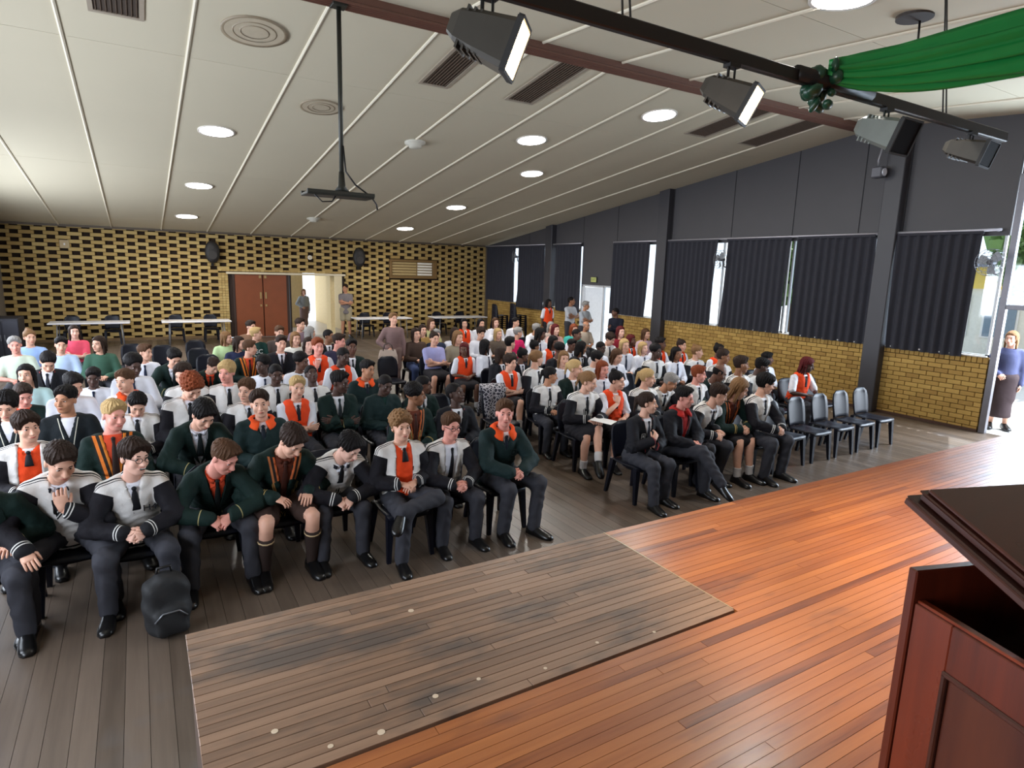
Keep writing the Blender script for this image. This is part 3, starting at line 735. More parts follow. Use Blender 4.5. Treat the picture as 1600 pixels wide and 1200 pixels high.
def head_mesh(kind, h, mouth):
    key = (kind, h, mouth)
    if key in HEADS: return HEADS[key]
    V, Q = nets(lambda P: head_sdf(P, kind), (-.1, -.14, -.135), (.1, .125, .135), h)
    def front(x, z):
        ys = np.linspace(-.14, 0, 141, dtype=F32); d = head_sdf(np.stack([np.full_like(ys, x), ys, np.full_like(ys, z)], 1), kind)
        return float(ys[np.argmax(d < 0)])
    mb = MB(); n = 10 if h < .008 else 7
    for s_ in (-1, 1):
        y = front(s_*.032, .010)
        mb.ellip((s_*.032, y+.0015, .009), (.0150, .0052, .0062), n, 6, 1)
        mb.ellip((s_*.032, y-.0035, .009), (.0060, .0022, .0058), n, 5, 2)
        mb.tube([(s_*.048, front(s_*.048, .019)+.002, .018), (s_*.032, front(s_*.032, .021)-.0005, .0205), (s_*.017, front(s_*.017, .018)+.001, .0165)], [.0018, .0026, .0018], 5, True, 2)
        mb.tube([(s_*.052, front(s_*.052, .034)+.001, .031), (s_*.036, front(s_*.036, .038)-.0005, .037), (s_*.016, front(s_*.016, .034)+.0005, .033)], [.0025, .0042, .0034], 6, True, 4)
    w_ = .027 if mouth else .023
    yl = front(0, -.057)
    if mouth == 2:
        mb.ellip((0, yl+.001, -.058), (.024, .006, .0105), n+2, 6, 2); mb.ellip((0, yl-.0025, -.0545), (.021, .004, .0055), n+2, 5, 1)
        mb.tube([(-w_, front(-w_, -.05), -.049), (0, yl-.004, -.0485), (w_, front(w_, -.05), -.049)], [.002, .0034, .002], 6, True, 3)
        mb.tube([(-w_, front(-w_, -.05), -.049), (0, yl-.003, -.069), (w_, front(w_, -.05), -.049)], [.002, .0042, .002], 6, True, 3)
    else:
        up = .005 if mouth else -.001
        mb.tube([(-w_, front(-w_, -.055)+.001, -.056+up), (-w_*.5, front(-w_*.5, -.055)-.001, -.0545), (0, yl-.001, -.0555), (w_*.5, front(w_*.5, -.055)-.001, -.0545), (w_, front(w_, -.055)+.001, -.056+up)], [.0016, .0036, .0034, .0036, .0016], 6, True, 3)
        mb.tube([(-w_*.8, front(-w_*.8, -.06)+.001, -.060+up*.5), (0, yl-.001, -.0625), (w_*.8, front(w_*.8, -.06)+.001, -.060+up*.5)], [.0016, .0048, .0016], 6, True, 3)
    HEADS[key] = (V, Q, np.array(mb.v, F32), mb.f, mb.fm); return HEADS[key]
# ---- hair
HAIRS = {}
def hair_sdf(P, style):
    x, y, z = P[:, 0], P[:, 1], P[:, 2]
    ang = np.arctan2(x, -(y-.03))                       # strands fall from the crown
    nz = .45*np.sin(ang*23+z*30+np.sin(z*60+ang*5))+.35*np.sin(ang*41-z*50)+.35*np.sin(x*140+np.sin(y*90)*2)*np.sin(y*110)
    skull = ell(P, (0, .014, .034), (.0765, .0985, .0915))
    cut = (.078-z)-2.1*(y+.074)                         # >0 in the face zone
    temple = np.where((np.abs(x) > .060) & (z < .03) & (y < -.005), .01, -1)
    nape = (-.055-z)
    up = np.clip((z-.005)/.085, 0, 1); up = up*up*(3-2*up)
    if style == 'buzz':
        return np.maximum(np.maximum(np.maximum(skull-.0065, cut*.42), nape*.8-.01), temple)
    if style in ('short', 'quiff'):
        d = skull-(.0045+.015*up)-.0045*nz*(.3+up)
        if style == 'quiff': d = smin(d, ell(P, (.012, -.050, .118), (.058, .055, .030))-.006*nz, .022)
        else: d = smin(d, ell(P, (.006, -.034, .108), (.060, .064, .026))-.005*nz, .025)
        return np.maximum(np.maximum(np.maximum(d, (cut-.002*nz)*.42), nape), temple)
    if style == 'mop':
        d = skull-(.010+.014*up)-.0065*nz; d = smin(d, ell(P, (0, -.05, .082), (.076, .056, .042))-.005*nz, .025)
        return np.maximum(np.maximum(np.maximum(d, ((.040+.010*nz-z)-2.4*(y+.066))*.40), nape-.004), np.where((np.abs(x) > .060) & (z < .005) & (y < -.01), .01, -1))
    if style == 'curly':
        cn = np.sin(x*120)*np.sin(y*115+1)*np.sin(z*125+2)
        d = skull-(.012+.022*up)-.011*cn-.003*nz; return np.maximum(np.maximum(np.maximum(d, ((.060+.012*cn-z)-2.2*(y+.076))*.40), nape-.002), temple)
    if style == 'afro':
        cn = np.sin(x*150)*np.sin(y*145+1)*np.sin(z*155+2)
        d = ell(P, (0, .024, .070), (.106, .108, .092))-.006*cn; return np.maximum(np.maximum(d, (cut+.002)*.42), nape-.02)
    if style == 'bald':
        return np.maximum(np.maximum(skull-.004, (z-.045)), np.maximum((-.03-y)*.8, nape))
    d = skull-(.009+.006*up)-.0035*nz
    d = np.maximum(d, (cut+.002)*.42)
    if style == 'long':
        for s_ in (-1, 1):
            d = smin(d, cap(P, (s_*.070, .012, .045), (s_*.084, -.004, -.150), .022, .018)[0]-.006*nz, .025)
        d = smin(d, ell(P, (0, .072, -.06), (.084, .040, .140))-.006*nz, .03)
        d = np.maximum(d, ((-.19+.012*nz)-z))
        return np.maximum(d, np.where((y < -.040) & (z < .06), .02, -1))
    d = np.maximum(np.maximum(d, nape-.004), temple)
    if style == 'pony':
        d = smin(d, ell(P, (0, .118, .050), (.026, .026, .026)), .012); d = smin(d, cap(P, (0, .132, .045), (0, .148, -.11), .026, .012)[0]-.005*nz, .015)
    if style == 'bun':
        d = smin(d, ell(P, (0, .075, .125), (.038, .038, .032))-.005*nz, .01)
    if style == 'braids':
        d = d-.004
        for s_ in (-1, 1):
            for k in range(3):
                d = smin(d, cap(P, (s_*.074, .0+.035*k, .03), (s_*.092, -.015+.04*k, -.20), .013, .009)[0]-.003*np.sin(z*190), .006)
        d = smin(d, np.maximum(ell(P, (0, .085, -.06), (.075, .032, .150))-.005*nz, -z-.2), .02)
    return d
def hair_mesh(style, h):
    key = (style, h)
    if key in HAIRS: return HAIRS[key]
    lo, hi = (-.14, -.13, -.235 if style in ('long', 'braids', 'pony') else -.1), (.14, .19, .19)
    HAIRS[key] = nets(lambda P: hair_sdf(P, style), lo, hi, h); return HAIRS[key]
# ---- skeleton
def ik(S, T, l1, l2, hint):
    S = np.array(S, float); T = np.array(T, float); d = T-S; L = np.linalg.norm(d)
    mx = (l1+l2)*.999
    if L > mx: T = S+d/L*mx; d = T-S; L = mx
    a = (l1*l1-l2*l2+L*L)/(2*L); hh = math.sqrt(max(l1*l1-a*a, 0)); u = d/L
    hint = np.array(hint, float); n = hint-u*(hint@u); n /= np.linalg.norm(n)+1e-9
    return S+u*a+n*hh, T
WT = np.array([(-.10, .150, .118), (0, .155, .120), (.15, .140, .108), (.30, .152, .116), (.40, .156, .106), (.47, .118, .080), (.52, .066, .062)], float)
class Pose: pass
def solve(p):
    """p: dict with lean, side, twist, hands, legs, head"""
    J = Pose(); sh = p.get('hip', .52); ln = R(p.get('lean', 4)); sd = R(p.get('side', 0)); tw = R(p.get('twist', 0))
    J.P = np.array((0, p.get('hipy', 0), sh)); J.d = np.array((math.sin(sd), -math.sin(ln), math.cos(ln)*math.cos(sd))); J.d /= np.linalg.norm(J.d)
    u = np.array((math.cos(tw), math.sin(tw), 0.)); u -= J.d*(u@J.d); J.u = u/np.linalg.norm(u); J.f = np.cross(J.u, J.d)
    J.N = J.P+J.d*.50+J.f*p.get('hunch', .0)
    wsh = p.get('sh', .158)
    J.S = {s_: J.P+J.d*.425+J.u*s_*wsh+J.f*p.get('hunch', 0)*.8 for s_ in (-1, 1)}
    J.E = {}; J.W = {}; J.hd = {}
    for s_ in (-1, 1):
        hnd = p['hands'][0 if s_ < 0 else 1]; T = np.array(hnd[0], float); hint = hnd[1]
        if hnd[2]:                     # target in the torso frame
            T = J.P+J.u*T[0]+J.f*T[1]+J.d*T[2]; hint = J.u*hint[0]+J.f*hint[1]+J.d*hint[2]
        J.E[s_], J.W[s_] = ik(J.S[s_], T, .285, .25, hint); J.hd[s_] = hnd[3:]
    J.hip = {s_: J.P+np.array((s_*.088, -.01, 0)) for s_ in (-1, 1)}
    J.K = {}; J.A = {}; J.toe = {}
    lg = p.get('legs') or seat_legs()
    for i, s_ in enumerate((-1, 1)):
        K, A, toe = lg[i]; J.K[s_], J.A[s_], J.toe[s_] = np.array(K, float), np.array(A, float), np.array(toe, float)
    yaw, pit, rol = p.get('head', (0, 0, 0)); J.Hm = rotm(yaw, pit, rol)
    nd = J.d*.45+np.array((0, 0, .55))+J.f*.12; nd /= np.linalg.norm(nd)
    J.at = J.N+nd*.045; J.Hc = J.at+J.Hm @ np.array((0, -.022, .118))
    return J
def seat_legs(spread=.14, fw=.43, foot=.40, kz=.50, d=(0, 0)):
    o = []
    for i, s_ in enumerate((-1, 1)):
        o.append(((s_*spread, -fw, kz), (s_*(spread+.01), -foot+d[i], .085), (s_*.12, -1, 0)))
    return o
def cross_legs(side=1, ankle=True):     # ankle of one leg on the other knee, or knee over knee
    s_ = side; o = seat_legs(.13)
    if ankle: leg = ((s_*.20, -.36, .585), (-s_*.16, -.47, .56), (-s_*.5, -.75, -.3))
    else: leg = ((s_*.02, -.46, .60), (-s_*.10, -.68, .26), (-s_*.15, -.75, -.45))
    o[0 if s_ < 0 else 1] = leg; return o
def stand_legs(): return [((-.10, -.02, -.0), (-.11, .02, -.43), (-.15, -1, 0)), ((.10, -.02, 0), (.11, .02, -.43), (.15, -1, 0))]
def torso_d(P, J, infl, tmin=-.10, tmax=.50):
    q = P-J.P.astype(F32); x = q @ J.u.astype(F32); y = q @ J.f.astype(F32); t = q @ J.d.astype(F32)
    tc = np.clip(t, tmin, tmax).astype(F32)
    w_ = np.interp(tc, WT[:, 0], WT[:, 1]).astype(F32)-.035; g = np.interp(tc, WT[:, 0], WT[:, 2]).astype(F32)-.035
    k = np.sqrt((x/w_)**2+(y/g)**2)+1e-6; d2 = (1-1/k)*np.sqrt(x*x+y*y)
    d2 = np.where(k < 1, (k-1)*np.minimum(w_, g), d2)
    dz = np.maximum(t-tmax, tmin-t); d = np.where(dz > 0, np.sqrt(np.maximum(d2, 0)**2+np.maximum(dz, 0)**2), d2)
    return d-.035-infl, x, y, t
def arm_d(P, J, infl, upto, fat=1.0):
    D = None
    for s_ in (-1, 1):
        S, E, W_ = J.S[s_], J.E[s_], J.W[s_]
        if upto < 1: E2 = S+(E-S)*upto; a, t = cap(P, S, E2, .050*fat+infl, .049*fat+infl); at = t*upto
        else:
            a, t1 = cap(P, S, E, .051*fat+infl, .043*fat+infl); b, t2 = cap(P, E, W_, .043*fat+infl, .032*fat+infl)
            a2 = smin(a, b, .02); at = np.where(b < a, 1+t2, t1); a = a2
        if D is None: D, AT = a, at
        else: AT = np.where(a < D, at, AT); D = np.minimum(D, a)
    return D, AT
GARM = {}
def top_mesh(J, key, h, infl, sleeve, opening=None, tmin=-.10, fat=1.0, k=.035):
    ck = (key, h, infl, sleeve, opening, tmin)
    if key is not None and ck in GARM: return GARM[ck]
    def fields(P):
        dt, x, y, t = torso_d(P, J, infl, tmin, .452 if infl <= .018 else .455)
        if sleeve: da, at = arm_d(P, J, infl, sleeve, fat)
        else: da, at = np.full(len(P), .5, F32), np.zeros(len(P), F32)
        return dt, da, at, x, y, t
    def fn(P):
        dt, da, at, x, y, t = fields(P)
        d = smin(dt, da, k) if sleeve else dt
        if h < .015 and infl > .012:        # cloth folds
            lo_ = np.clip((.34-t)/.2, 0, 1)
            d = d+.0050*lo_*np.sin(t*105+np.abs(x)*38+2.2*np.sin(y*24+x*17))+.0022*np.sin(x*64+t*22+2*np.sin(t*30))
            if sleeve: d = d+.0045*np.clip(1-np.abs(at-1.02)/.42, 0, 1)*(da < dt+.01)*np.sin(at*42+3*np.sin(x*30+y*26))
        neck = np.sqrt(x*x+(y-.005)**2)
        d = np.maximum(d, np.where(t > .44, .058-neck+(t-.50)*.2, -1)) if infl > .012 else d
        if opening:
            w0, t0, w1 = opening
            wv = w0+(w1-w0)*np.clip((t-t0)/(.50-t0), 0, 1)
            v = np.maximum(np.abs(x)-wv, t0-t)                 # <0 inside the opening
            v = np.maximum(v, -y)
            inner = dt+infl-.004
            d = np.maximum(d, -np.maximum(v, -inner))
        return d
    pts = [J.P-J.d*.14, J.P+J.d*.56]+[J.S[s] for s in J.S]
    if sleeve: pts += [J.E[s] for s in J.E]
    if sleeve >= 1: pts += [J.W[s] for s in J.W]
    pts = np.array(pts); r_ = .17+infl
    lo, hi = np.minimum(pts.min(0)-.09, J.P-.2), np.maximum(pts.max(0)+.09, J.P+.2); lo[2] = pts[:, 2].min()-.09
    V, Q = nets(fn, lo, hi, h)
    dt, da, at, x, y, t = fields(V)
    out = (V, Q, dict(sl=dt-da, at=at, tx=x, ty=y, tt=t)); GARM[ck] = out; return out
def legs_mesh(J, key, h, kind, infl=.012):
    ck = (key, h, kind, 'L')
    if key is not None and ck in GARM: return GARM[ck]
    def fn(P):
        D = ell(P, J.P+np.array((0, .01, .0)), (.165+infl, .135+infl, .115+infl))
        for s_ in (-1, 1):
            Hp, K, A = J.hip[s_], J.K[s_], J.A[s_]
            if kind == 'trousers':
                a = smin(cap(P, Hp, K, .088+infl, .062+infl)[0], cap(P, K, A, .060+infl, .050+infl)[0], .03)
            elif kind == 'shorts': a = cap(P, Hp, Hp+(K-Hp)*.74, .092+infl, .082+infl)[0]
            else:
                a = cap(P, Hp, Hp+(K-Hp)*.86, .092+infl, .074+infl)[0]
            D = smin(D, a, .04)
        if h < .016 and kind != 'longskirt': D = D+.0042*np.sin(P[:, 1]*58+P[:, 2]*46+2.4*np.sin(P[:, 0]*30+P[:, 2]*12))*np.clip((P[:, 2]-.10)/.1, .35, 1)
        if kind == 'skirt':
            c0 = (J.hip[-1]+J.hip[1])/2; c1 = (J.K[-1]+J.K[1])/2; e = c0+(c1-c0)*.85
            D = smin(D, cap(P, c0, e, .10, .085)[0], .07)
        if kind == 'longskirt':
            c0 = J.P; e = (J.A[-1]+J.A[1])/2+np.array((0, 0, .10)); D = np.maximum(smin(D, cap(P, c0, e-np.array((0, 0, .1)), .13, .175)[0], .06), .20-P[:, 2])
        return D
    pts = np.array([J.P-.17, J.P+.17]+([J.K[s] for s in J.K] if kind != 'x' else [])+([J.A[s] for s in J.A] if kind in ('trousers', 'longskirt') else []))
    lo, hi = pts.min(0)-.13, pts.max(0)+.13
    if kind in ('trousers', 'longskirt'):
        zb = min(J.A[s][2] for s in J.A)
        V, Q = nets(fn, lo, hi, h)
    else: V, Q = nets(fn, lo, hi, h)
    GARM[ck] = (V, Q, None); return GARM[ck]
# ---- lofted pieces
def shoe(mb, A, toe, floor, sc=1.0, mi=0, flatfoot=True):
    t = np.array(toe, float)
    if flatfoot: t[2] = 0
    t /= np.linalg.norm(t); up = np.array((0, 0, 1.)) if flatfoot else None
    if up is None:
        up = np.array((0, -.35, 1.)); up -= t*(up@t); up /= np.linalg.norm(up)
    s_ = np.cross(t, up); A = np.array(A, float)
    base = A.copy()
    if flatfoot: base[2] = floor
    else: base = A-up*.08
    rings = []
    for a, w_, hh in ((-.07, .026, .05), (-.055, .036, .085), (-.02, .038, .10), (.03, .040, .085), (.08, .045, .062), (.13, .048, .048), (.17, .042, .038), (.20, .022, .026)):
        c = base+t*a*sc; rg = []
        for q in ((-1, 0), (-1.0, .45), (-.72, .85), (0, 1), (.72, .85), (1.0, .45), (1, 0), (0, 0)):
            rg.append(c+s_*q[0]*w_*sc+up*(q[1]*hh*sc))
        rings.append(rg)
    mb.loft(rings, True, mi)
def hand(mb, W_, E, n_out, palm, curl, mi=0, sc=1.0, spread=.0, side=1):
    """palm: direction the palm faces; thumb goes to n_out"""
    W_ = np.array(W_, float); a = np.array(W_-E, float); a /= np.linalg.norm(a)
    if len(curl) > 1 and curl[1] is not None:
        a = np.array(curl[1], float); a /= np.linalg.norm(a)
    p = np.array(palm, float); p -= a*(p@a); p /= np.linalg.norm(p)+1e-9; th = np.cross(a, p)*side
    cu = curl[0]; rings = []
    for t, w_, g in ((-.012, .026, .021), (.02, .032, .018), (.05, .040, .016), (.082, .041, .013), (.092, .036, .009)):
        c = W_+a*t*sc; rings.append([c+(math.cos(q)*th*w_+math.sin(q)*p*g)*sc for q in np.linspace(0, 2*PI, 10, endpoint=False)])
    mb.loft(rings, True, mi)
    for k, (o, L) in enumerate(((.030, .070), (.010, .080), (-.010, .074), (-.030, .058))):
        b = W_+a*.082*sc+th*o*sc; dr = a; pts = [b-a*.012*sc, b]; c = cu*(1+.12*k)
        for seg, fr in ((1, .42), (2, .33), (3, .25)):
            ang = c*(.55 if seg == 1 else .85); ca, sa = math.cos(ang), math.sin(ang)
            pd = p-dr*(p@dr); pd /= np.linalg.norm(pd)+1e-9
            dr = dr*ca+pd*sa; dr = dr+th*(spread*o*8 if seg == 1 else 0); dr /= np.linalg.norm(dr); pts.append(pts[-1]+dr*L*fr*sc)
        mb.tube(pts, [.0095*sc, .0092*sc, .0085*sc, .008*sc, .0055*sc], 7, True, mi)
    b = W_+a*.018*sc+th*.026*sc; d1 = a*.62+th*.62+p*.35; d1 /= np.linalg.norm(d1); d2 = a*.86+th*.12+p*.45; d2 /= np.linalg.norm(d2)
    mb.tube([b-th*.01*sc, b+d1*.036*sc, b+d1*.036*sc+d2*.03*sc, b+d1*.036*sc+d2*.053*sc], [.014*sc, .0115*sc, .010*sc, .006*sc], 7, True, mi)
def limb(mb, pts, rad, n=10, mi=0):
    # smooth the joints with extra rings
    P_ = [np.array(p, float) for p in pts]; o = [P_[0]]; r_ = [rad[0]]
    for i in range(1, len(P_)):
        if i < len(P_)-1:
            a, b = P_[i-1], P_[i]; c = P_[i+1]
            o += [b+(a-b)*.14, (b*2+a*.5*.14+c*.5*.14-b*.14)/2*1.0+0, b+(c-b)*.14]; r_ += [rad[i]]*3
        else: o.append(P_[i]); r_.append(rad[i])
    o2 = []
    for i, q in enumerate(o): o2.append(q)
    mb.tube(o2, r_, n, True, mi)
def band(N, d, f, u, r0, r1, h0, h1, gap=0.0, n=22, th=.007, lay=.0):
    """a collar: ring round the neck, lower at the front, with an optional front gap"""
    rings = []
    A = np.linspace(gap, 2*PI-gap, n)
    for a in A:
        dr = f*math.cos(a)+u*math.sin(a); fr = (math.cos(a)+1)/2
        b = N+dr*(r0+.010*fr)-d*(.014+.020*fr); t = b+d*(h0*(1-fr)+h1*fr)-dr*(r0-r1)
        rings.append([b+dr*th+dr*lay, t+dr*th, t-dr*th*.3, b-dr*th*.3])
    return rings
def turndown(N, d, f, u, gap=.36, n=24, w=.050):
    rings = []
    for a in np.linspace(gap, 2*PI-gap, n):
        dr = f*math.cos(a)+u*math.sin(a); fr = max(0, math.cos(a)); ex = 1+.55*fr**2
        i0 = N+dr*.074+d*(.036-.030*fr); tp_ = N+dr*.082+d*(.046-.026*fr); o_ = N+dr*(.082+w*ex)-d*(-.004+.052*fr)
        rings.append([i0, tp_, tp_*.5+o_*.5+d*.014, o_+d*.006, o_-d*.004, i0-d*.02])
    return rings
SKIN = {'pale': (226, 178, 158), 'fair': (212, 162, 138), 'pink': (218, 150, 134), 'tan': (176, 124, 94), 'brown': (138, 94, 68), 'dark': (100, 67, 52), 'deep': (76, 53, 44)}
HAIR = {'black': (22, 18, 18), 'dkbrown': (48, 34, 27), 'brown': (82, 56, 38), 'ltbrown': (128, 94, 62), 'blond': (188, 156, 106), 'ginger': (128, 62, 34), 'grey': (150, 146, 142), 'red': (88, 26, 28), 'white': (205, 202, 198)}
def skin_mats(s):
    c = SKIN[s]; k = {'deep': .85, 'dark': .88}.get(s, .9)
    lip = (int(c[0]*.86), int(c[1]*.66), int(c[2]*.66)) if s not in ('dark', 'deep') else (int(c[0]*1.05), int(c[1]*.82), int(c[2]*.86))
    t = 'skin_'+s
    if t not in MATS:
        M(t, c, .55, var=.10, scale=24, spec=.35)
    return [MATS[t], M('eye_white', (196, 188, 182), .4, var=.02), M('eye_dark', (26, 18, 16), .25), M('lips_'+s, lip, .45, var=.06)]
def hair_mat(h):
    nm = 'hair_'+h
    if nm in MATS: return MATS[nm]
    t = NT(nm); c = lin(HAIR[h]); v = t.mapping(t.coord(), (1, 1, .22)); n = t.noise(190, 3, v); n2 = t.noise(14, 2, t.coord())
    t.l(t.mix(t.math('ADD', t.math('MULTIPLY', n, .7), t.math('MULTIPLY', n2, .3)), scalec(c, .4), scalec(c, 1.35)), t.b.inputs['Base Color'])
    t.b.inputs['Roughness'].default_value = .62; t.b.inputs['Specular IOR Level'].default_value = .14; t.bump(n, .8, .006); MATS[nm] = t.m; return t.m
# ---- cloth materials
def cloth(name, rgb, rough=.85, var=.1): return M('cloth_'+name, rgb, rough, var=var, scale=16, bump=.5, bscale=10, spec=.22)
def step(t, x, e): return t.math('GREATER_THAN', x, e)
def between(t, x, a, b): return t.math('MULTIPLY', t.math('GREATER_THAN', x, a), t.math('LESS_THAN', x, b))
def jacket_mat(name, body, sleeve=None, seam=None, cuffs=None, hem=None, piping=None, chest=None):
    if name in MATS: return MATS[name]
    t = NT(name); at = t.attr('at'); sl = t.attr('sl'); tt = t.attr('tt'); tx = t.attr('tx'); ty = t.attr('ty')
    ax = t.math('ABSOLUTE', tx); n = t.noise(16, 3, t.coord())
    col = t.mix(n, scalec(lin(body), .9), scalec(lin(body), 1.1))
    if seam:
        for a, b in ((.004, .018), (.030, .036)):      # piping along the shoulder line
            m1 = t.math('MULTIPLY', between(t, ty, a, b), step(t, tt, .395)); col = t.mix(m1, col, lin(seam))
    if hem:
        col = t.mix(t.math('LESS_THAN', tt, -.02), col, lin(hem[0])); col = t.mix(between(t, tt, -.055, -.04), col, lin(hem[1]))
    if piping:   # stripes along the edge of the V opening
        v = t.math('SUBTRACT', ax, t.math('MULTIPLY', t.math('SUBTRACT', tt, .12), .20)); g = t.math('MULTIPLY', step(t, ty, 0.0), between(t, tt, .0, .5))
        for a, b, c in piping: col = t.mix(t.math('MULTIPLY', between(t, v, a, b), g), col, lin(c))
    if sleeve: col = t.mix(t.math('MULTIPLY', step(t, sl, .004), step(t, at, .13)), col, lin(sleeve))
    if cuffs:
        col = t.mix(step(t, at, 1.80), col, lin(cuffs[0]))
        for a, b in cuffs[2] if len(cuffs) > 2 else ((1.84, 1.87), (1.92, 1.95)): col = t.mix(between(t, at, a, b), col, lin(cuffs[1]))
    t.l(col, t.b.inputs['Base Color']); t.b.inputs['Roughness'].default_value = .8; t.b.inputs['Specular IOR Level'].default_value = .25
    nz = t.noise(9, 5, t.coord(), .6); t.bump(nz, .55, .025); MATS[name] = t.m; return t.m
BLK, WHT, GRN, ORG, NVY = (20, 20, 24), (206, 204, 202), (20, 48, 42), (222, 74, 30), (30, 32, 44)
VAR = jacket_mat('varsity_jacket', (218, 214, 210), (20, 18, 24), (24, 24, 30), ((22, 22, 26), (210, 208, 204)), ((22, 22, 26), (206, 204, 200)))
BLZ = jacket_mat('green_blazer', (13, 34, 30), cuffs=((13, 34, 30), (150, 140, 96), ((1.74, 1.77),)))
BLS = jacket_mat('green_blazer_striped', (13, 34, 30), piping=((.0, .016, (190, 96, 52)), (.020, .034, (34, 24, 20)), (.036, .052, (176, 104, 60))), cuffs=((13, 34, 30), (176, 150, 90), ((1.70, 1.74), (1.78, 1.8))))
SCF = jacket_mat('green_blazer_scarf', (13, 34, 30), piping=((.0, .022, (206, 120, 40)), (.024, .044, (36, 26, 20)), (.046, .070, (210, 112, 38)), (.074, .082, (40, 28, 22))))
WND = jacket_mat('green_windbreaker', (23, 41, 41))
BBZ = jacket_mat('black_blazer', (24, 24, 30), piping=((.0, .008, (150, 60, 60)),))
VST = jacket_mat('orange_vest', (226, 70, 26), hem=((30, 28, 26), (226, 120, 40)))
JRS = jacket_mat('dark_jersey', (22, 28, 32), piping=((.0, .008, (200, 196, 180)),))
BLK = (20, 20, 24)
# ------------------------------------------------------------------ poses
def mir(h):   # mirror a right-hand entry to the left
    T, hi, fr, pal, cur, dr = h
    m_ = lambda v: None if v is None else (-v[0], v[1], v[2])
    return (m_(T), m_(hi), fr, m_(pal), cur, m_(dr))
LAPR = ((-.075, -.27, .675), (-.7, .5, -.5), 0, (.25, .1, -1), .5, (.75, -.65, -.12))
THIGH = ((-.13, -.26, .675), (-.7, .6, -.4), 0, (0, .1, -1), .25, (.1, -1, -.12))
CLASP = ((-.07, -.40, .655), (-.8, .3, -.3), 0, (.8, .2, -.5), .95, (.72, -.65, -.15))
CLASPF = ((-.075, -.47, .625), (-.9, .1, -.1), 0, (.6, .0, -.8), .8, (.75, -.45, -.5))
FOLDR = ((.085, .205, .215), (-.8, .1, -.9), 1, (0, 1, .1), .35, (1, .15, .05))
FOLDL = ((-.075, .190, .245), (.8, .1, -.9), 1, (0, 1, .1), .35, (-1, .15, .05))
FACER = ((-.045, .215, .405), (-.6, .5, -.9), 1, (.1, 1, .2), .9, (.15, .25, 1))
DOWNR = ((-.21, .03, -.10), (-.6, -.6, 0), 1, (1, 0, 0), .5, (0, -.1, -1))
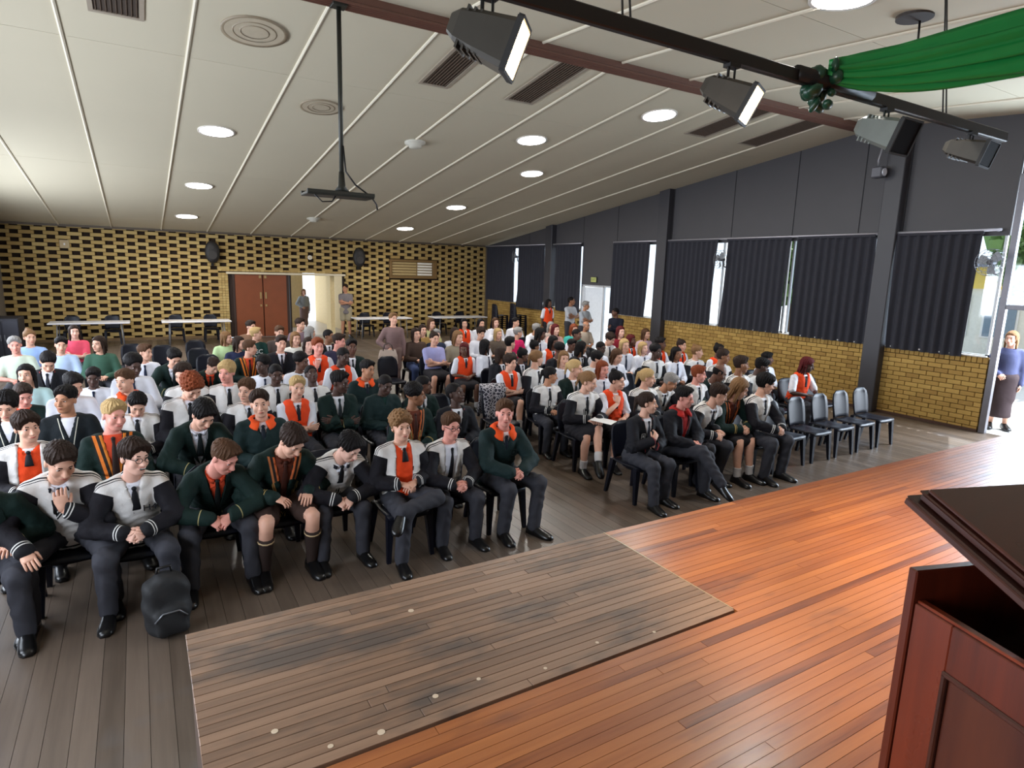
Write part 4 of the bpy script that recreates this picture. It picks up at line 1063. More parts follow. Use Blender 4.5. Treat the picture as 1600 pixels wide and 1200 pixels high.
POSES = {
 'lap': dict(lean=5, hands=(LAPR, mir(LAPR))),
 'lap2': dict(lean=10, hands=(((-.10, -.34, .68), (-.8, .4, -.5), 0, (.2, .1, -1), .3, (.3, -1, 0)), ((.10, -.34, .68), (.8, .4, -.5), 0, (-.2, .1, -1), .3, (-.3, -1, 0)))),
 'fold': dict(lean=3, hands=(FOLDR, FOLDL)),
 'foldc': dict(lean=6, twist=6, hands=(FOLDR, FOLDL), legs=cross_legs(1, False)),
 'fwd': dict(lean=26, hunch=.02, hands=(CLASPF, mir(CLASPF))),
 'face': dict(lean=8, hands=(FACER, mir(LAPR))),
 'back': dict(lean=-7, hipy=-.03, hands=(LAPR, mir(LAPR))),
 'paper': dict(lean=12, hands=(((-.06, -.30, .70), (-.8, .4, -.5), 0, (.2, .1, -1), .3, (.5, -1, -.1)), ((.10, -.34, .70), (.8, .4, -.5), 0, (-.2, .1, -1), .5, (-.5, -1, -.1))), legs=cross_legs(1, False)),
 'p0': dict(lean=20, hands=(THIGH, mir(THIGH)), legs=seat_legs(.17)),
 'p1': dict(lean=24, hunch=.02, side=-2, hands=(((-.20, -.50, .60), (-.8, .3, -.1), 0, (.3, .1, -1), .35, (.35, -.85, -.45)), ((.02, .235, .415), (.9, .2, -.7), 1, (0, 1, .2), .6, (-.12, .12, 1))), legs=seat_legs(.22, .44, .36, .50, (-.03, .06))),
 'p2': dict(lean=20, hunch=.01, twist=6, hands=(CLASP, mir(CLASP)), legs=seat_legs(.19, .44, .36)),
 'p3': dict(lean=32, hunch=.03, twist=4, hands=(CLASPF, mir(CLASPF)), legs=seat_legs(.21, .44, .40)),
 'p4': dict(lean=24, hunch=.02, side=2, hands=(((-.10, -.36, .665), (-.8, .4, -.3), 0, (.2, .1, -1), .5, (.75, -.5, -.2)), ((.17, -.33, .665), (.7, .6, -.3), 0, (-.2, .1, -1), .6, (-.3, -.9, -.25))), legs=seat_legs(.17, .46, .34, .505)),
 'p5': dict(lean=32, hunch=.03, side=3, hands=(CLASPF, mir(CLASPF)), legs=seat_legs(.17, .44, .40)),
 'p6': dict(lean=0, hands=(((-.07, -.19, .70), (-.8, .4, -.5), 0, (.2, .1, -1), .5, (.8, -.55, -.2)), ((.07, -.19, .70), (.8, .4, -.5), 0, (-.2, .1, -1), .5, (-.8, -.55, -.2))), legs=cross_legs(1, True)),
 'p7': dict(lean=14, hands=(CLASP, mir(CLASP)), legs=seat_legs(.17, .43, .38)),
 'p8': dict(lean=14, twist=-6, hands=(CLASP, mir(CLASP)), legs=[((-.10, -.43, .50), (-.12, -.38, .085), (-.1, -1, 0)), ((.27, -.38, .50), (.20, -.42, .085), (.35, -1, 0))]),
 'r1': dict(lean=10, hands=(((-.02, .25, .30), (-.8, .1, -.9), 1, (.2, 1, .1), .7, (.5, .2, .6)), ((.06, .26, .22), (.8, .1, -.9), 1, (-.2, 1, 0), .7, (-.6, .2, .3))), legs=seat_legs(.12, .43, .42, .50, (-.06, .05))),
 'r2': dict(lean=6, hands=(((-.04, .30, .16), (-.8, .1, -.8), 1, (.3, .4, -.6), .9, (.7, -.5, .2)), ((.05, .30, .16), (.8, .1, -.8), 1, (-.3, .4, -.6), .9, (-.7, -.5, .2))), legs=cross_legs(-1, False)),
 'r3': dict(lean=24, side=6, hunch=.02, hands=(CLASP, mir(THIGH)), legs=seat_legs(.15, .43, .30)),
 'r4': dict(lean=22, side=-4, hunch=.02, hands=(CLASP, mir(CLASP)), legs=seat_legs(.10, .44, .46)),
 'r5': dict(lean=10, hands=(CLASP, mir(CLASP)), legs=seat_legs(.15, .44, .38)),
 'stand': dict(hip=.90, lean=1, hands=(DOWNR, mir(DOWNR)), legs=[((-.10, -.02, .49), (-.11, .03, .085), (-.2, -1, 0)), ((.10, -.02, .49), (.11, .02, .085), (.2, -1, 0))]),
 'standfold': dict(hip=.90, lean=0, hands=(FOLDR, FOLDL), legs=[((-.10, -.02, .49), (-.12, .03, .085), (-.3, -1, 0)), ((.10, -.02, .49), (.12, .02, .085), (.3, -1, 0))]),
 'standbag': dict(hip=.90, lean=1, hands=(((-.13, .15, .06), (-.8, -.3, -.4), 1, (.4, .2, -.6), .9, (.4, -.8, -.4)), mir(DOWNR)), legs=[((-.09, -.02, .49), (-.10, .03, .085), (-.2, -1, 0)), ((.09, -.02, .49), (.10, .02, .085), (.2, -1, 0))]),
}
JC = {}; MEC = {}
def shared(ck, V, Q, attrs=None, smooth=True):
    if ck not in MEC:
        me = mesh_from(ck[0], V, Q, MATS['dark_gap'], smooth, None, attrs); MEC[ck] = me
    return MEC[ck]
def put(name, me, mat, parent, loc=None, rot=None, sc=None):
    o = bpy.data.objects.new(name, me); link(o, parent)
    o.material_slots[0].link = 'OBJECT'; o.material_slots[0].material = mat
    if loc is not None: o.location = loc
    if rot is not None: o.rotation_euler = Matrix(rot.tolist()).to_euler()
    return o
def tie_strip(J, infl, t1):
    mb = MB(); ts = np.linspace(.475, t1, 9); rg = []
    for i, t in enumerate(ts):
        y = np.interp(t, WT[:, 0], WT[:, 2])+infl+.010; w_ = .012+.020*(i/8)**.8 if i else .017
        if i == 1: w_ = .011
        c = J.P+J.d*t+J.f*y; rg.append([c-J.u*w_, c-J.u*w_*.6+J.f*.006, c+J.u*w_*.6+J.f*.006, c+J.u*w_, c-J.f*.004])
    mb.loft(rg); c = J.P+J.d*.468+J.f*(np.interp(.468, WT[:, 0], WT[:, 2])+infl+.012)
    mb.ellip(c, (.017, .012, .017), 8, 6); return mb
OUTFITS = {
 # name: (description, [(part, infl, sleeve, opening, material)...], collar colour, tie colour, tie end)
 'V': ('white varsity jacket with black sleeves', [('shirt', .010, 0, None, 'shirt'), ('jacket', .024, 1, (.0, .33, .05), VAR)], 'shirt', (24, 24, 28), .30, 'vband'),
 'Vt': ('open varsity jacket over black tie', [('shirt', .010, 0, None, 'shirt'), ('jacket', .024, 1, (.045, -.10, .07), VAR)], 'shirt', (24, 24, 28), .02, None),
 'Vo': ('open varsity jacket over an orange jersey', [('shirt', .004, 0, None, 'shirt'), ('jersey', .014, 0, (.0, .36, .05), VST), ('jacket', .027, 1, (.085, -.10, .075), VAR)], 'shirt', (24, 24, 28), .36, None),
 'G': ('dark green school blazer', [('shirt', .010, 0, None, 'shirt'), ('blazer', .024, 1, (.0, .16, .072), BLZ)], 'shirt', (28, 34, 36), .12, 'lapel'),
 'Go': ('dark green blazer over an orange shirt', [('shirt', .010, 0, None, 'oshirt'), ('blazer', .024, 1, (.0, .16, .072), BLZ)], 'oshirt', (26, 30, 30), .12, 'lapel'),
 'Gw': ('dark green blazer over a white jersey', [('shirt', .008, 0, None, 'shirt'), ('blazer', .024, 1, (.03, .0, .075), BLZ)], 'shirt', (28, 34, 36), .25, 'lapel'),
 'Gs': ('green blazer with orange striped lapels', [('shirt', .010, 0, None, 'bshirt'), ('blazer', .024, 1, (.0, .12, .076), BLS)], 'bshirt', (60, 30, 22), .08, None),
 'Gc': ('green blazer edged with an orange striped scarf', [('shirt', .010, 0, None, 'oshirt'), ('blazer', .024, 1, (.0, .12, .076), SCF)], 'oshirt', (40, 26, 22), .08, None),
 'W': ('dark green windbreaker with orange collar', [('shirt', .010, 0, None, 'shirt'), ('jacket', .029, 1, (.0, .34, .055), WND)], 'shirt', (26, 34, 44), .32, 'oband'),
 'W2': ('white shirt and jacket with orange collar', [('shirt', .010, 0, None, 'shirt'), ('jacket', .024, 1, (.0, .34, .055), 'shirt')], 'shirt', (26, 34, 44), .32, 'oband'),
 'Wr': ('dark windbreaker with red collar', [('shirt', .010, 0, None, 'rshirt'), ('jacket', .029, 1, (.02, .10, .06), BBZ)], 'rshirt', None, 0, 'rband'),
 'Wp': ('plain dark green windbreaker', [('shirt', .010, 0, None, 'gshirt'), ('jacket', .029, 1, (.0, .40, .04), WND)], 'gshirt', None, 0, None),
 'O': ('orange sleeveless vest over white shirt', [('shirt', .014, .80, None, 'shirt'), ('vest', .031, 0, (.0, .315, .050), VST)], 'shirt', (24, 28, 36), .30, None),
 'S': ('white school shirt', [('shirt', .018, 1, None, 'shirt')], 'shirt', (28, 36, 58), .10, None),
 'J': ('dark v-neck school jersey', [('shirt', .010, 0, None, 'shirt'), ('jersey', .024, 1, (.0, .30, .062), JRS)], 'shirt', None, 0, None),
 'B': ('black blazer', [('shirt', .010, 0, None, 'shirt'), ('blazer', .024, 1, (.0, .18, .07), BBZ)], 'shirt', (30, 30, 38), .14, 'blapel'),
}
SHIRTS = {'shirt': ('white_shirt', (222, 222, 230)), 'oshirt': ('orange_shirt', (206, 74, 44)), 'bshirt': ('brown_shirt', (92, 44, 30)), 'rshirt': ('red_shirt', (150, 34, 34)), 'gshirt': ('green_shirt', (26, 56, 52))}
BOTT = {'t': ('trousers', ('charcoal_trousers', (58, 58, 64))), 'k': ('skirt', ('dark_skirt', (40, 38, 42))), 's': ('shorts', ('brown_shorts', (58, 42, 36))), 'j': ('trousers', ('blue_jeans', (62, 74, 110))), 'h': ('shorts', ('khaki_shorts', (150, 138, 112))), 'd': ('longskirt', ('patterned_skirt', (124, 102, 98))), 'e': ('longskirt', ('dark_long_skirt', (62, 50, 52)))}
def colorname(c):
    r_, g, b = c; mx, mn = max(c), min(c)
    if mx < 80: return 'navy' if b > r_+12 else 'dark green' if g > r_+10 else 'dark brown' if r_ > b+8 else 'dark grey'
    if mx-mn < 24: return 'cream' if mx > 190 else 'beige' if r_ > b+10 else 'grey'
    if r_ >= g and r_ >= b: return 'bright pink' if b > g+20 and r_ > 190 else 'maroon' if r_ < 140 and g < 60 else 'pink' if r_ > 195 and b > 140 else 'tan brown'
    if g >= r_ and g >= b: return 'green' if b < g-20 else 'turquoise'
    return 'lilac blue' if b > 180 else 'slate blue'
NPERS = [0]
def make_person(x, y, z, outfit, bottom, skin, hair, hcol, pose, head, sex, mouth, rz, hi, label, group, standing=False, glasses=False, scale=None):
    """places a dressed figure so that the middle of its head is at (x, y, z)"""
    NPERS[0] += 1
    pd = POSES[pose]; pk = pose
    if pk not in JC: JC[pk] = solve(dict(pd, head=(0, 0, 0)))
    J = solve(dict(pd, head=head)); J0 = JC[pk]
    s_ = scale or min(1.10, max(.93, z/J.Hc[2])); c, s2 = math.cos(rz), math.sin(rz)
    hx, hy = J.Hc[0]*s_, J.Hc[1]*s_
    root = empty('person', (x-(c*hx-s2*hy), y-(s2*hx+c*hy), 0), rz, label, 'person', group)
    root.scale = (s_, s_, s_)
    hh = .0068 if hi else .0115; gh = .0125 if hi else .021; n = 10 if hi else 7
    # body
    V, Q, Vm, Fm, Mm = head_mesh('f' if sex == 'f' else 'm', hh, mouth)
    mb = MB(); T = lambda A: (A @ J.Hm.T+J.Hc)
    mb.v = [tuple(v) for v in T(V.astype(float)).tolist()]; mb.f = [tuple(q) for q in Q.tolist()]; mb.fm = [0]*len(mb.f)
    mb.add(T(Vm.astype(float)).tolist(), Fm); mb.fm[-len(Fm):] = Mm
    mb.tube([J.N-J.d*.05, J.N+J.d*.01, J.at+(J.Hc-J.at)*.25, J.Hc+J.Hm @ np.array((0, .02, -.04))], [.062, .056, .054, .05], n+4, True, 0)
    rings = [[J.P+J.d*t+(J.u*math.cos(a)*(w_-.012)+J.f*math.sin(a)*(g-.012)) for a in np.linspace(0, 2*PI, n+2, endpoint=False)] for t, w_, g in WT]
    mb.loft(rings, True, 0)
    kind, bm = BOTT[bottom]
    for q in (-1, 1):
        limb(mb, [J.S[q], J.E[q], J.W[q]], [.046, .040, .027], n, 0)
        pal, cur, dr = J.hd[q]; hand(mb, J.W[q], J.E[q], None, pal, (cur, dr), 0, 1.0, .3, 1 if q < 0 else -1)
        lr = [.070, .052, .036] if kind in ('trousers', 'longskirt') else [.078, .058, .040]
        if kind in ('trousers', 'longskirt'): limb(mb, [J.hip[q], J.K[q], J.A[q]], lr, n, 0)
        else:
            K, A = J.K[q], J.A[q]; bk = np.array((0, .016, 0))
            limb(mb, [J.hip[q], K], lr[:2], n, 0); mb.tube([K+(J.hip[q]-K)*.12, K, K+(A-K)*.12, K+(A-K)*.32+bk, K+(A-K)*.6+bk*.6, K+(A-K)*.85, A], [.060, .058, .052, .056, .047, .038, .036], n+2, True, 0)
    body = bpy.data.objects.new('body', mesh_from('body', mb.v, mb.f, skin_mats(skin)+[hair_mat(hcol)], True, mb.fm)); link(body, root)
    # hair
    if hair != 'none':
        Vh, Qh = hair_mesh(hair, .0062 if hi else .011)
        put('hair', shared(('hair', hair, hi), Vh, Qh), hair_mat(hcol), root, J.Hc, J.Hm)
    # clothes
    if outfit[0] in 'TL' and ':' in outfit:
        col = tuple(int(v) for v in outfit[2:].split(',')); tn = 'top_%d_%d_%d' % col
        layers = [('top', .018, .75 if outfit[0] == 'T' else 1, None, cloth(tn, col))]; ccol, tiec, tend, extra = None, None, 0, None
    else: _, layers, ccol, tiec, tend, extra = OUTFITS[outfit]
    tmin = -.10
    last = first = None
    for (pn, infl, slv, opn, mt) in layers:
        Vg, Qg, at = top_mesh(J0, pk, gh, infl, slv, opn, -.10 if pn != 'shirt' or slv else .0)
        mt = cloth(*SHIRTS[mt]) if isinstance(mt, str) else mt
        last = put(pn, shared((pn, pk, gh, infl, slv, opn), Vg, Qg, at), mt, root)
        first = first or last
    inf0 = layers[0][1]
    if ccol:
        ck = ('collar', pk, n)
        if ck not in MEC:
            q = MB(); q.loft(band(J0.N-J0.d*.012, J0.d, J0.f, J0.u, .070, .062, .048, .030, .30, 20, .006), True)
            for s3 in (-1, 1):      # collar wings
                b = J0.N-J0.d*.032+J0.f*.066; q.add([b+J0.u*s3*.014+J0.f*.012, b+J0.u*s3*.056-J0.f*.012+J0.d*.014, b+J0.u*s3*.050-J0.d*.052+J0.f*.018, b+J0.u*s3*.018-J0.d*.030+J0.f*.026], [(0, 1, 2, 3)])
            MEC[ck] = q.mesh('collar', MATS['dark_gap'], True)
        put('collar', MEC[ck], cloth(*SHIRTS[ccol]), first)
    if tiec:
        ck = ('tie', pk, tend, inf0)
        if ck not in MEC: MEC[ck] = tie_strip(J0, inf0 if outfit != 'Vo' else .012, tend).mesh('tie', MATS['dark_gap'], True)
        put('tie', MEC[ck], cloth('tie_%d_%d_%d' % tiec, tiec, .6), first)
    if extra in ('vband', 'oband', 'rband'):
        ck = (extra, pk)
        if ck not in MEC:
            r0, r1, h0, h1, gp, lay = (.078, .074, .046, .026, .52, .003)
            MEC[ck] = MB().loft(band(J0.N-J0.d*.014, J0.d, J0.f, J0.u, r0, r1, h0, h1, gp, 22, .008, lay) if extra == 'vband' else turndown(J0.N-J0.d*.008, J0.d, J0.f, J0.u), True).mesh('jacket_collar', MATS['dark_gap'], True)
        put('jacket_collar', MEC[ck], {'vband': cloth('dark_rib', (34, 34, 42)), 'oband': cloth('orange_collar', (232, 84, 34)), 'rband': cloth('red_collar', (170, 40, 36))}[extra], last)
    if extra in ('lapel', 'blapel'):
        ck = ('lapel', pk)
        if ck not in MEC:
            q = MB()
            for s3 in (-1, 1):
                rg = []
                for t, x0, x1 in ((.485, .070, .088), (.44, .064, .108), (.38, .052, .118), (.365, .048, .092), (.28, .030, .074), (.20, .012, .030), (.17, .004, .012)):
                    p_ = []
                    for xx in (x0, x1):
                        w_ = np.interp(t, WT[:, 0], WT[:, 1])+.024; g = np.interp(t, WT[:, 0], WT[:, 2])+.024
                        yy = g*math.sqrt(max(.05, 1-(xx/w_)**2)); p_.append(J0.P+J0.d*t+J0.u*s3*xx+J0.f*(yy+.007))
                    rg.append([p_[0], p_[1], p_[1]-J0.f*.012, p_[0]-J0.f*.012])
                q.loft(rg)
            MEC[ck] = q.mesh('lapel', MATS['dark_gap'])
        put('lapel', MEC[ck], cloth('lapel_green', (11, 28, 25)) if extra == 'lapel' else cloth('lapel_black', (18, 18, 22)), last)
    Vg, Qg, _ = legs_mesh(J0, pk, gh*1.1, kind)
    put(kind, shared((kind, pk, gh), Vg, Qg), cloth(*bm[0:1], bm[1]) if not isinstance(bm, str) else None, root)
    white_sock = bottom == 'k'
    for q in (-1, 1):
        ck = ('shoe', pk, q)
        if ck not in MEC:
            qb = MB(); fl_ = J0.A[q][2] < .15
            shoe(qb, J0.A[q], J0.toe[q], .003, 1.12, 0, fl_); MEC[ck] = qb.mesh('shoe', MATS['dark_gap'], True)
        put('shoe', MEC[ck], M('black_shoe', (18, 17, 18), .28, var=.2), root)
        if kind in ('skirt', 'shorts') and bottom != 'h' or (pose in ('r1', 'r2')):
            tall = bottom == 's'; ck = ('sock', pk, q, tall)
            if ck not in MEC:
                K, A = J0.K[q], J0.A[q]; top = K+(A-K)*(.30 if tall else .74); bk = np.array((0, .012, 0))
                MEC[ck] = MB().tube([top, top+(A-top)*.05, top+(A-top)*.45+bk*.6, A, A+(A-top)*.04], [.064, .062, .052, .042, .042] if tall else [.050, .049, .047, .045, .044], 12).mesh('sock', MATS['dark_gap'], True)
            so_ = put('sock', MEC[ck], cloth('white_sock', (204, 200, 200)) if not tall else cloth('brown_sock', (52, 40, 36)), root)
            if tall:
                ck = ('sock_stripe', pk, q)
                if ck not in MEC:
                    K, A = J0.K[q], J0.A[q]; a = K+(A-K)*.33; b = K+(A-K)*.36; MEC[ck] = MB().tube([a, b], [.0655, .065], 12).mesh('sock_stripe', MATS['dark_gap'], True)
                put('sock_stripe', MEC[ck], cloth('sock_stripe', (196, 170, 130)), so_)
    if glasses:
        q = MB()
        for s3 in (-1, 1):
            pts = [(s3*.033+.024*math.cos(a), -.113+.006*abs(math.cos(a)), .008+.018*math.sin(a)) for a in np.linspace(0, 2*PI, 15)]
            q.tube(pts, .0024, 5, False); q.tube([(s3*.057, -.106, .012), (s3*.082, -.02, .014), (s3*.082, .02, .006)], .0022, 5)
        q.tube([(-.01, -.117, .012), (.01, -.117, .012)], .0024, 5)
        g = bpy.data.objects.new('glasses', q.mesh('glasses', M('glasses_black', (24, 20, 20), .3), True)); link(g, root); g.location = J.Hc; g.rotation_euler = Matrix(J.Hm.tolist()).to_euler()
    return root, J, s_
PEOPLE = '''
1 -0.99 5.10 1.13 G t fair short dkbrown p0 0 10 m 0
1 -0.55 5.15 1.17 V t fair short dkbrown p1 20 30 m 0
1 -0.11 5.10 1.16 V t pale mop dkbrown p2 32 6 m 2
1 0.48 5.10 1.08 Go t pink short brown p3 42 34 m 0
1 0.99 5.10 1.15 Gs s fair mop dkbrown p4 26 42 m 0
1 1.46 5.10 1.04 V t pale mop black p5 30 38 m 0
1 1.93 5.10 1.17 Vo t fair curly ltbrown p6 2 4 m 1
1 2.42 5.10 1.12 Vt t pink short brown p7 4 6 m 0
1 3.00 5.10 1.19 W t pink quiff brown p8 -22 2 m 1
1 4.88 5.10 1.13 B t fair pony dkbrown r1 46 2 f 1
1 5.46 5.10 1.15 Wr t pink short black r2 24 8 f 2
1 6.04 5.10 1.14 V t fair short dkbrown r3 54 20 m 0
1 6.48 5.15 1.17 Gs k fair long ltbrown r4 56 26 f 0
1 6.92 5.10 1.21 V t fair mop black r5 60 14 m 0
2 -0.87 6.30 1.18 Vo t fair mop dkbrown lap 24 6 m 0
2 -0.26 6.30 1.22 Gc t pink short blond back 22 8 m 0
2 0.44 6.30 1.16 Gw t fair mop black fwd 20 38 m 0
2 0.94 6.30 1.22 W t fair short dkbrown lap -4 2 m 0
2 2.55 6.30 1.18 Gs t brown afro black lap 75 4 m 0
2 3.04 6.30 1.16 B t deep buzz black lap 36 -14 m 0
2 4.96 6.30 1.17 V k fair pony ltbrown paper 40 14 f 1
2 5.44 6.30 1.15 O k fair bun black face 36 10 f 1
2 5.99 6.30 1.15 V k fair pony blond lap 50 8 f 0
2 6.43 6.30 1.06 V k tan short grey fwd 50 30 f 0
2 7.00 6.30 1.14 V t pink short ginger lap 50 6 m 0
2 7.44 6.30 1.13 G t dark bald black fwd 60 30 m 0
2 7.92 6.30 1.23 V t brown short dkbrown lap 60 4 m 0
2 8.41 6.30 1.18 V t deep short black lap 60 20 m 0
2 9.59 6.30 1.14 O t deep braids red lap2 40 16 f 0
3 -1.13 7.25 1.19 J t fair mop black lap 0 22 m 0
3 -0.68 7.25 1.21 J t tan short black lap -24 4 m 0
3 -0.09 7.25 1.11 V t fair short black lap 4 34 m 0
3 0.41 7.25 1.26 V t fair curly ginger lap 20 40 m 0
3 0.95 7.25 1.18 V t fair short brown lap -30 8 m 0
3 1.49 7.25 1.17 O t fair short blond fold 4 2 m 0
3 1.98 7.25 1.20 G t deep short black fold 42 10 m 0
3 2.54 7.25 1.13 Wp t deep buzz black lap 10 20 m 0
3 3.05 7.25 1.06 G t dark buzz black lap 66 6 m 0
3 5.01 7.25 1.09 V t tan pony black lap 70 10 f 0
3 5.45 7.25 1.17 Gw k fair pony blond lap 40 6 f 1
3 5.97 7.25 1.13 S k pink long ginger lap 10 8 f 2
3 8.63 7.25 1.20 V k brown bun dkbrown lap 50 10 f 0
3 9.82 7.25 1.10 S t dark short black lap 60 4 m 0
4 -1.13 8.20 1.11 Go t pink short dkbrown lap 20 24 m 0
4 -0.69 8.20 1.19 S t fair short black lap 30 26 m 0
4 -0.20 8.20 1.20 W2 t fair short brown lap -38 6 m 0
4 0.39 8.20 1.24 V t fair short dkbrown lap -30 20 m 0
4 0.86 8.20 1.24 V t pink mop blond lap -30 8 m 0
4 1.43 8.20 1.18 V t deep buzz black lap 0 14 m 0
4 1.87 8.20 1.15 V t deep buzz black back 0 -16 m 0
4 2.62 8.20 1.17 W t tan short black lap 30 6 m 0
4 4.90 8.20 1.15 O k fair mop dkbrown foldc 22 6 f 0
4 5.39 8.20 1.19 V k fair pony ltbrown lap 110 4 f 0
4 5.92 8.20 1.16 S k fair long ltbrown lap -10 4 f 1
4 6.61 8.20 1.13 V k fair mop black lap 60 16 f 0
4 7.05 8.20 1.15 S k fair long brown lap 20 20 f 0
4 7.96 8.20 1.19 V t deep afro black lap 20 4 m 0
4 8.48 8.20 1.13 S k brown long black lap 10 6 f 1
4 9.02 8.20 1.14 V k fair bun ltbrown lap 50 4 f 0
4 9.63 8.20 1.14 O k dark bun black lap 40 6 f 0
5 -1.22 9.20 1.17 T:178,206,206 t fair long black lap -14 0 f 1
5 -0.56 9.20 1.10 S t deep short black lap 0 16 m 0
5 -0.12 9.20 1.23 S t deep afro black lap 20 20 m 0
5 1.43 9.20 1.15 S t deep afro black lap -40 6 m 0
5 1.96 9.20 1.17 S t dark afro black lap 40 8 m 0
5 2.57 9.20 1.22 O t deep buzz black lap 20 14 m 0
5 5.31 9.20 1.13 B k tan long dkbrown lap 120 0 f 0
5 5.75 9.20 1.02 B k dark bun black lap 100 10 f 0
5 6.55 9.20 1.15 B k dark afro black lap 80 10 f 0
5 7.03 9.20 1.17 B k brown long black lap 110 10 f 0
5 7.50 9.20 1.15 S k deep buzz black lap 10 10 f 0
5 8.09 9.20 1.18 S k fair long blond lap 0 4 f 1
5 8.58 9.20 1.11 S k pale long blond lap 10 4 f 1
5 9.04 9.20 1.18 O k dark short black lap 50 4 m 0
5 9.64 9.20 1.12 O k fair bun dkbrown lap 20 4 f 0
6 -1.10 10.15 1.19 B t fair short black lap 10 40 m 0
6 0.38 10.15 1.17 G t fair short black fwd 20 34 m 0
6 0.88 10.15 1.03 Go t fair short dkbrown fwd 30 40 m 0
6 2.43 10.15 1.26 O t pink short ginger face 10 4 m 0
6 2.98 10.15 1.23 G t dark short black lap 0 2 m 1
6 5.07 10.15 1.11 O k dark long red lap -30 10 f 0
6 5.51 10.15 1.15 S k dark long black lap 150 4 f 0
6 6.05 10.15 1.18 T:60,54,58 t fair short black lap 140 0 f 0
6 6.61 10.15 1.10 V k brown bun black lap 120 4 f 0
6 7.06 10.15 1.17 O k dark long black lap 30 10 f 0
6 7.51 10.15 1.07 S k dark short black lap 10 10 m 0
6 8.51 10.15 1.19 V k fair mop dkbrown lap 20 26 f 0
6 9.10 10.15 1.14 O k dark long red lap 30 4 f 0
7 0.02 11.05 1.15 S t fair quiff brown lap 50 4 m 0
7 1.53 11.05 1.16 Gc t fair short brown lap 66 6 m 0
7 2.03 11.05 1.22 B t fair short dkbrown lap 4 8 m 0
7 2.49 11.05 1.18 L:50,50,54 t pale long dkbrown lap 0 4 f 0
7 3.02 11.05 1.22 L:50,46,66 t pink short dkbrown lap 50 8 m 0
7 4.87 11.05 1.21 T:160,160,206 k fair bun dkbrown fold 6 4 f 1
7 5.38 11.05 1.22 T:150,140,120 t fair long ltbrown lap 20 6 f 0
7 7.33 11.05 1.23 S k dark long black lap 60 10 f 0
7 8.30 11.05 1.19 S k dark buzz black lap 30 4 m 0
7 9.57 11.05 1.22 T:130,30,44 t pale long red lap 0 0 f 1
7 10.36 11.05 1.15 T:200,170,180 t fair long brown lap 20 2 f 1
8 -1.70 12.10 1.20 T:196,208,190 t pink short grey lap 6 4 m 0
8 -1.12 12.10 1.18 T:176,196,226 t fair short black lap 6 8 m 0
8 -0.62 12.10 1.18 L:60,92,76 t fair long dkbrown lap -40 4 f 0
8 1.50 12.10 1.12 L:34,40,66 t fair long dkbrown lap 60 4 f 0
8 2.49 12.10 1.17 T:214,210,200 t fair long ltbrown lap 10 4 f 0
8 3.11 12.10 1.20 B t brown buzz black lap 40 4 m 0
8 4.92 12.10 1.19 L:70,54,46 j fair long dkbrown lap 10 2 f 0
8 5.38 12.10 1.15 L:40,46,66 t pale short grey lap 0 4 f 0
8 5.82 12.10 1.18 S k fair long dkbrown lap 10 4 f 0
8 6.45 12.10 1.16 S t fair curly dkbrown lap 6 12 m 0
8 6.89 12.10 1.14 T:92,80,70 t fair long blond lap 10 4 f 0
8 7.41 12.10 1.15 T:214,40,100 t fair short grey lap 120 4 f 0
8 8.46 12.10 1.20 T:206,160,150 t pale long red lap 10 4 f 1
8 9.00 12.10 1.19 T:70,180,170 t fair long ginger lap 10 4 f 0
9 -1.63 13.10 1.21 T:150,178,226 t fair bun ltbrown lap 20 4 f 0
9 1.40 13.10 1.11 T:176,200,150 t fair long ltbrown lap 60 4 f 0
9 1.94 13.10 1.17 T:24,56,52 t fair short blond lap 80 0 m 0
9 2.38 13.10 1.19 T:70,60,56 t fair short brown lap 10 8 m 0
9 2.99 13.10 1.17 T:150,140,132 t fair long grey lap 160 4 f 0
9 5.49 13.10 1.16 T:150,120,70 t fair long dkbrown lap 10 2 f 0
9 8.57 13.10 1.12 S t tan short grey fwd 100 8 m 0
9 9.01 13.10 1.16 T:190,170,160 t fair long grey lap 0 4 f 0
9 10.14 13.10 1.16 T:190,176,160 t tan bald grey lap 10 6 m 0
10 -1.10 14.30 1.17 T:232,86,110 t pale long dkbrown fold 8 0 f 1
10 2.02 14.30 1.20 T:120,90,70 t fair short dkbrown lap 40 4 m 0
10 3.05 14.30 1.23 T:120,100,110 t fair short dkbrown lap 40 4 m 0
10 6.22 14.30 1.18 T:176,170,120 t fair long brown lap 20 2 f 0
10 7.14 14.30 1.17 O k fair long black lap -10 4 f 0
10 7.62 14.30 1.16 S k fair long black lap 10 2 f 0
10 8.06 14.30 1.18 S k pale long brown face 0 2 f 0
10 8.68 14.30 1.17 S t fair short black lap 34 2 m 0
'''
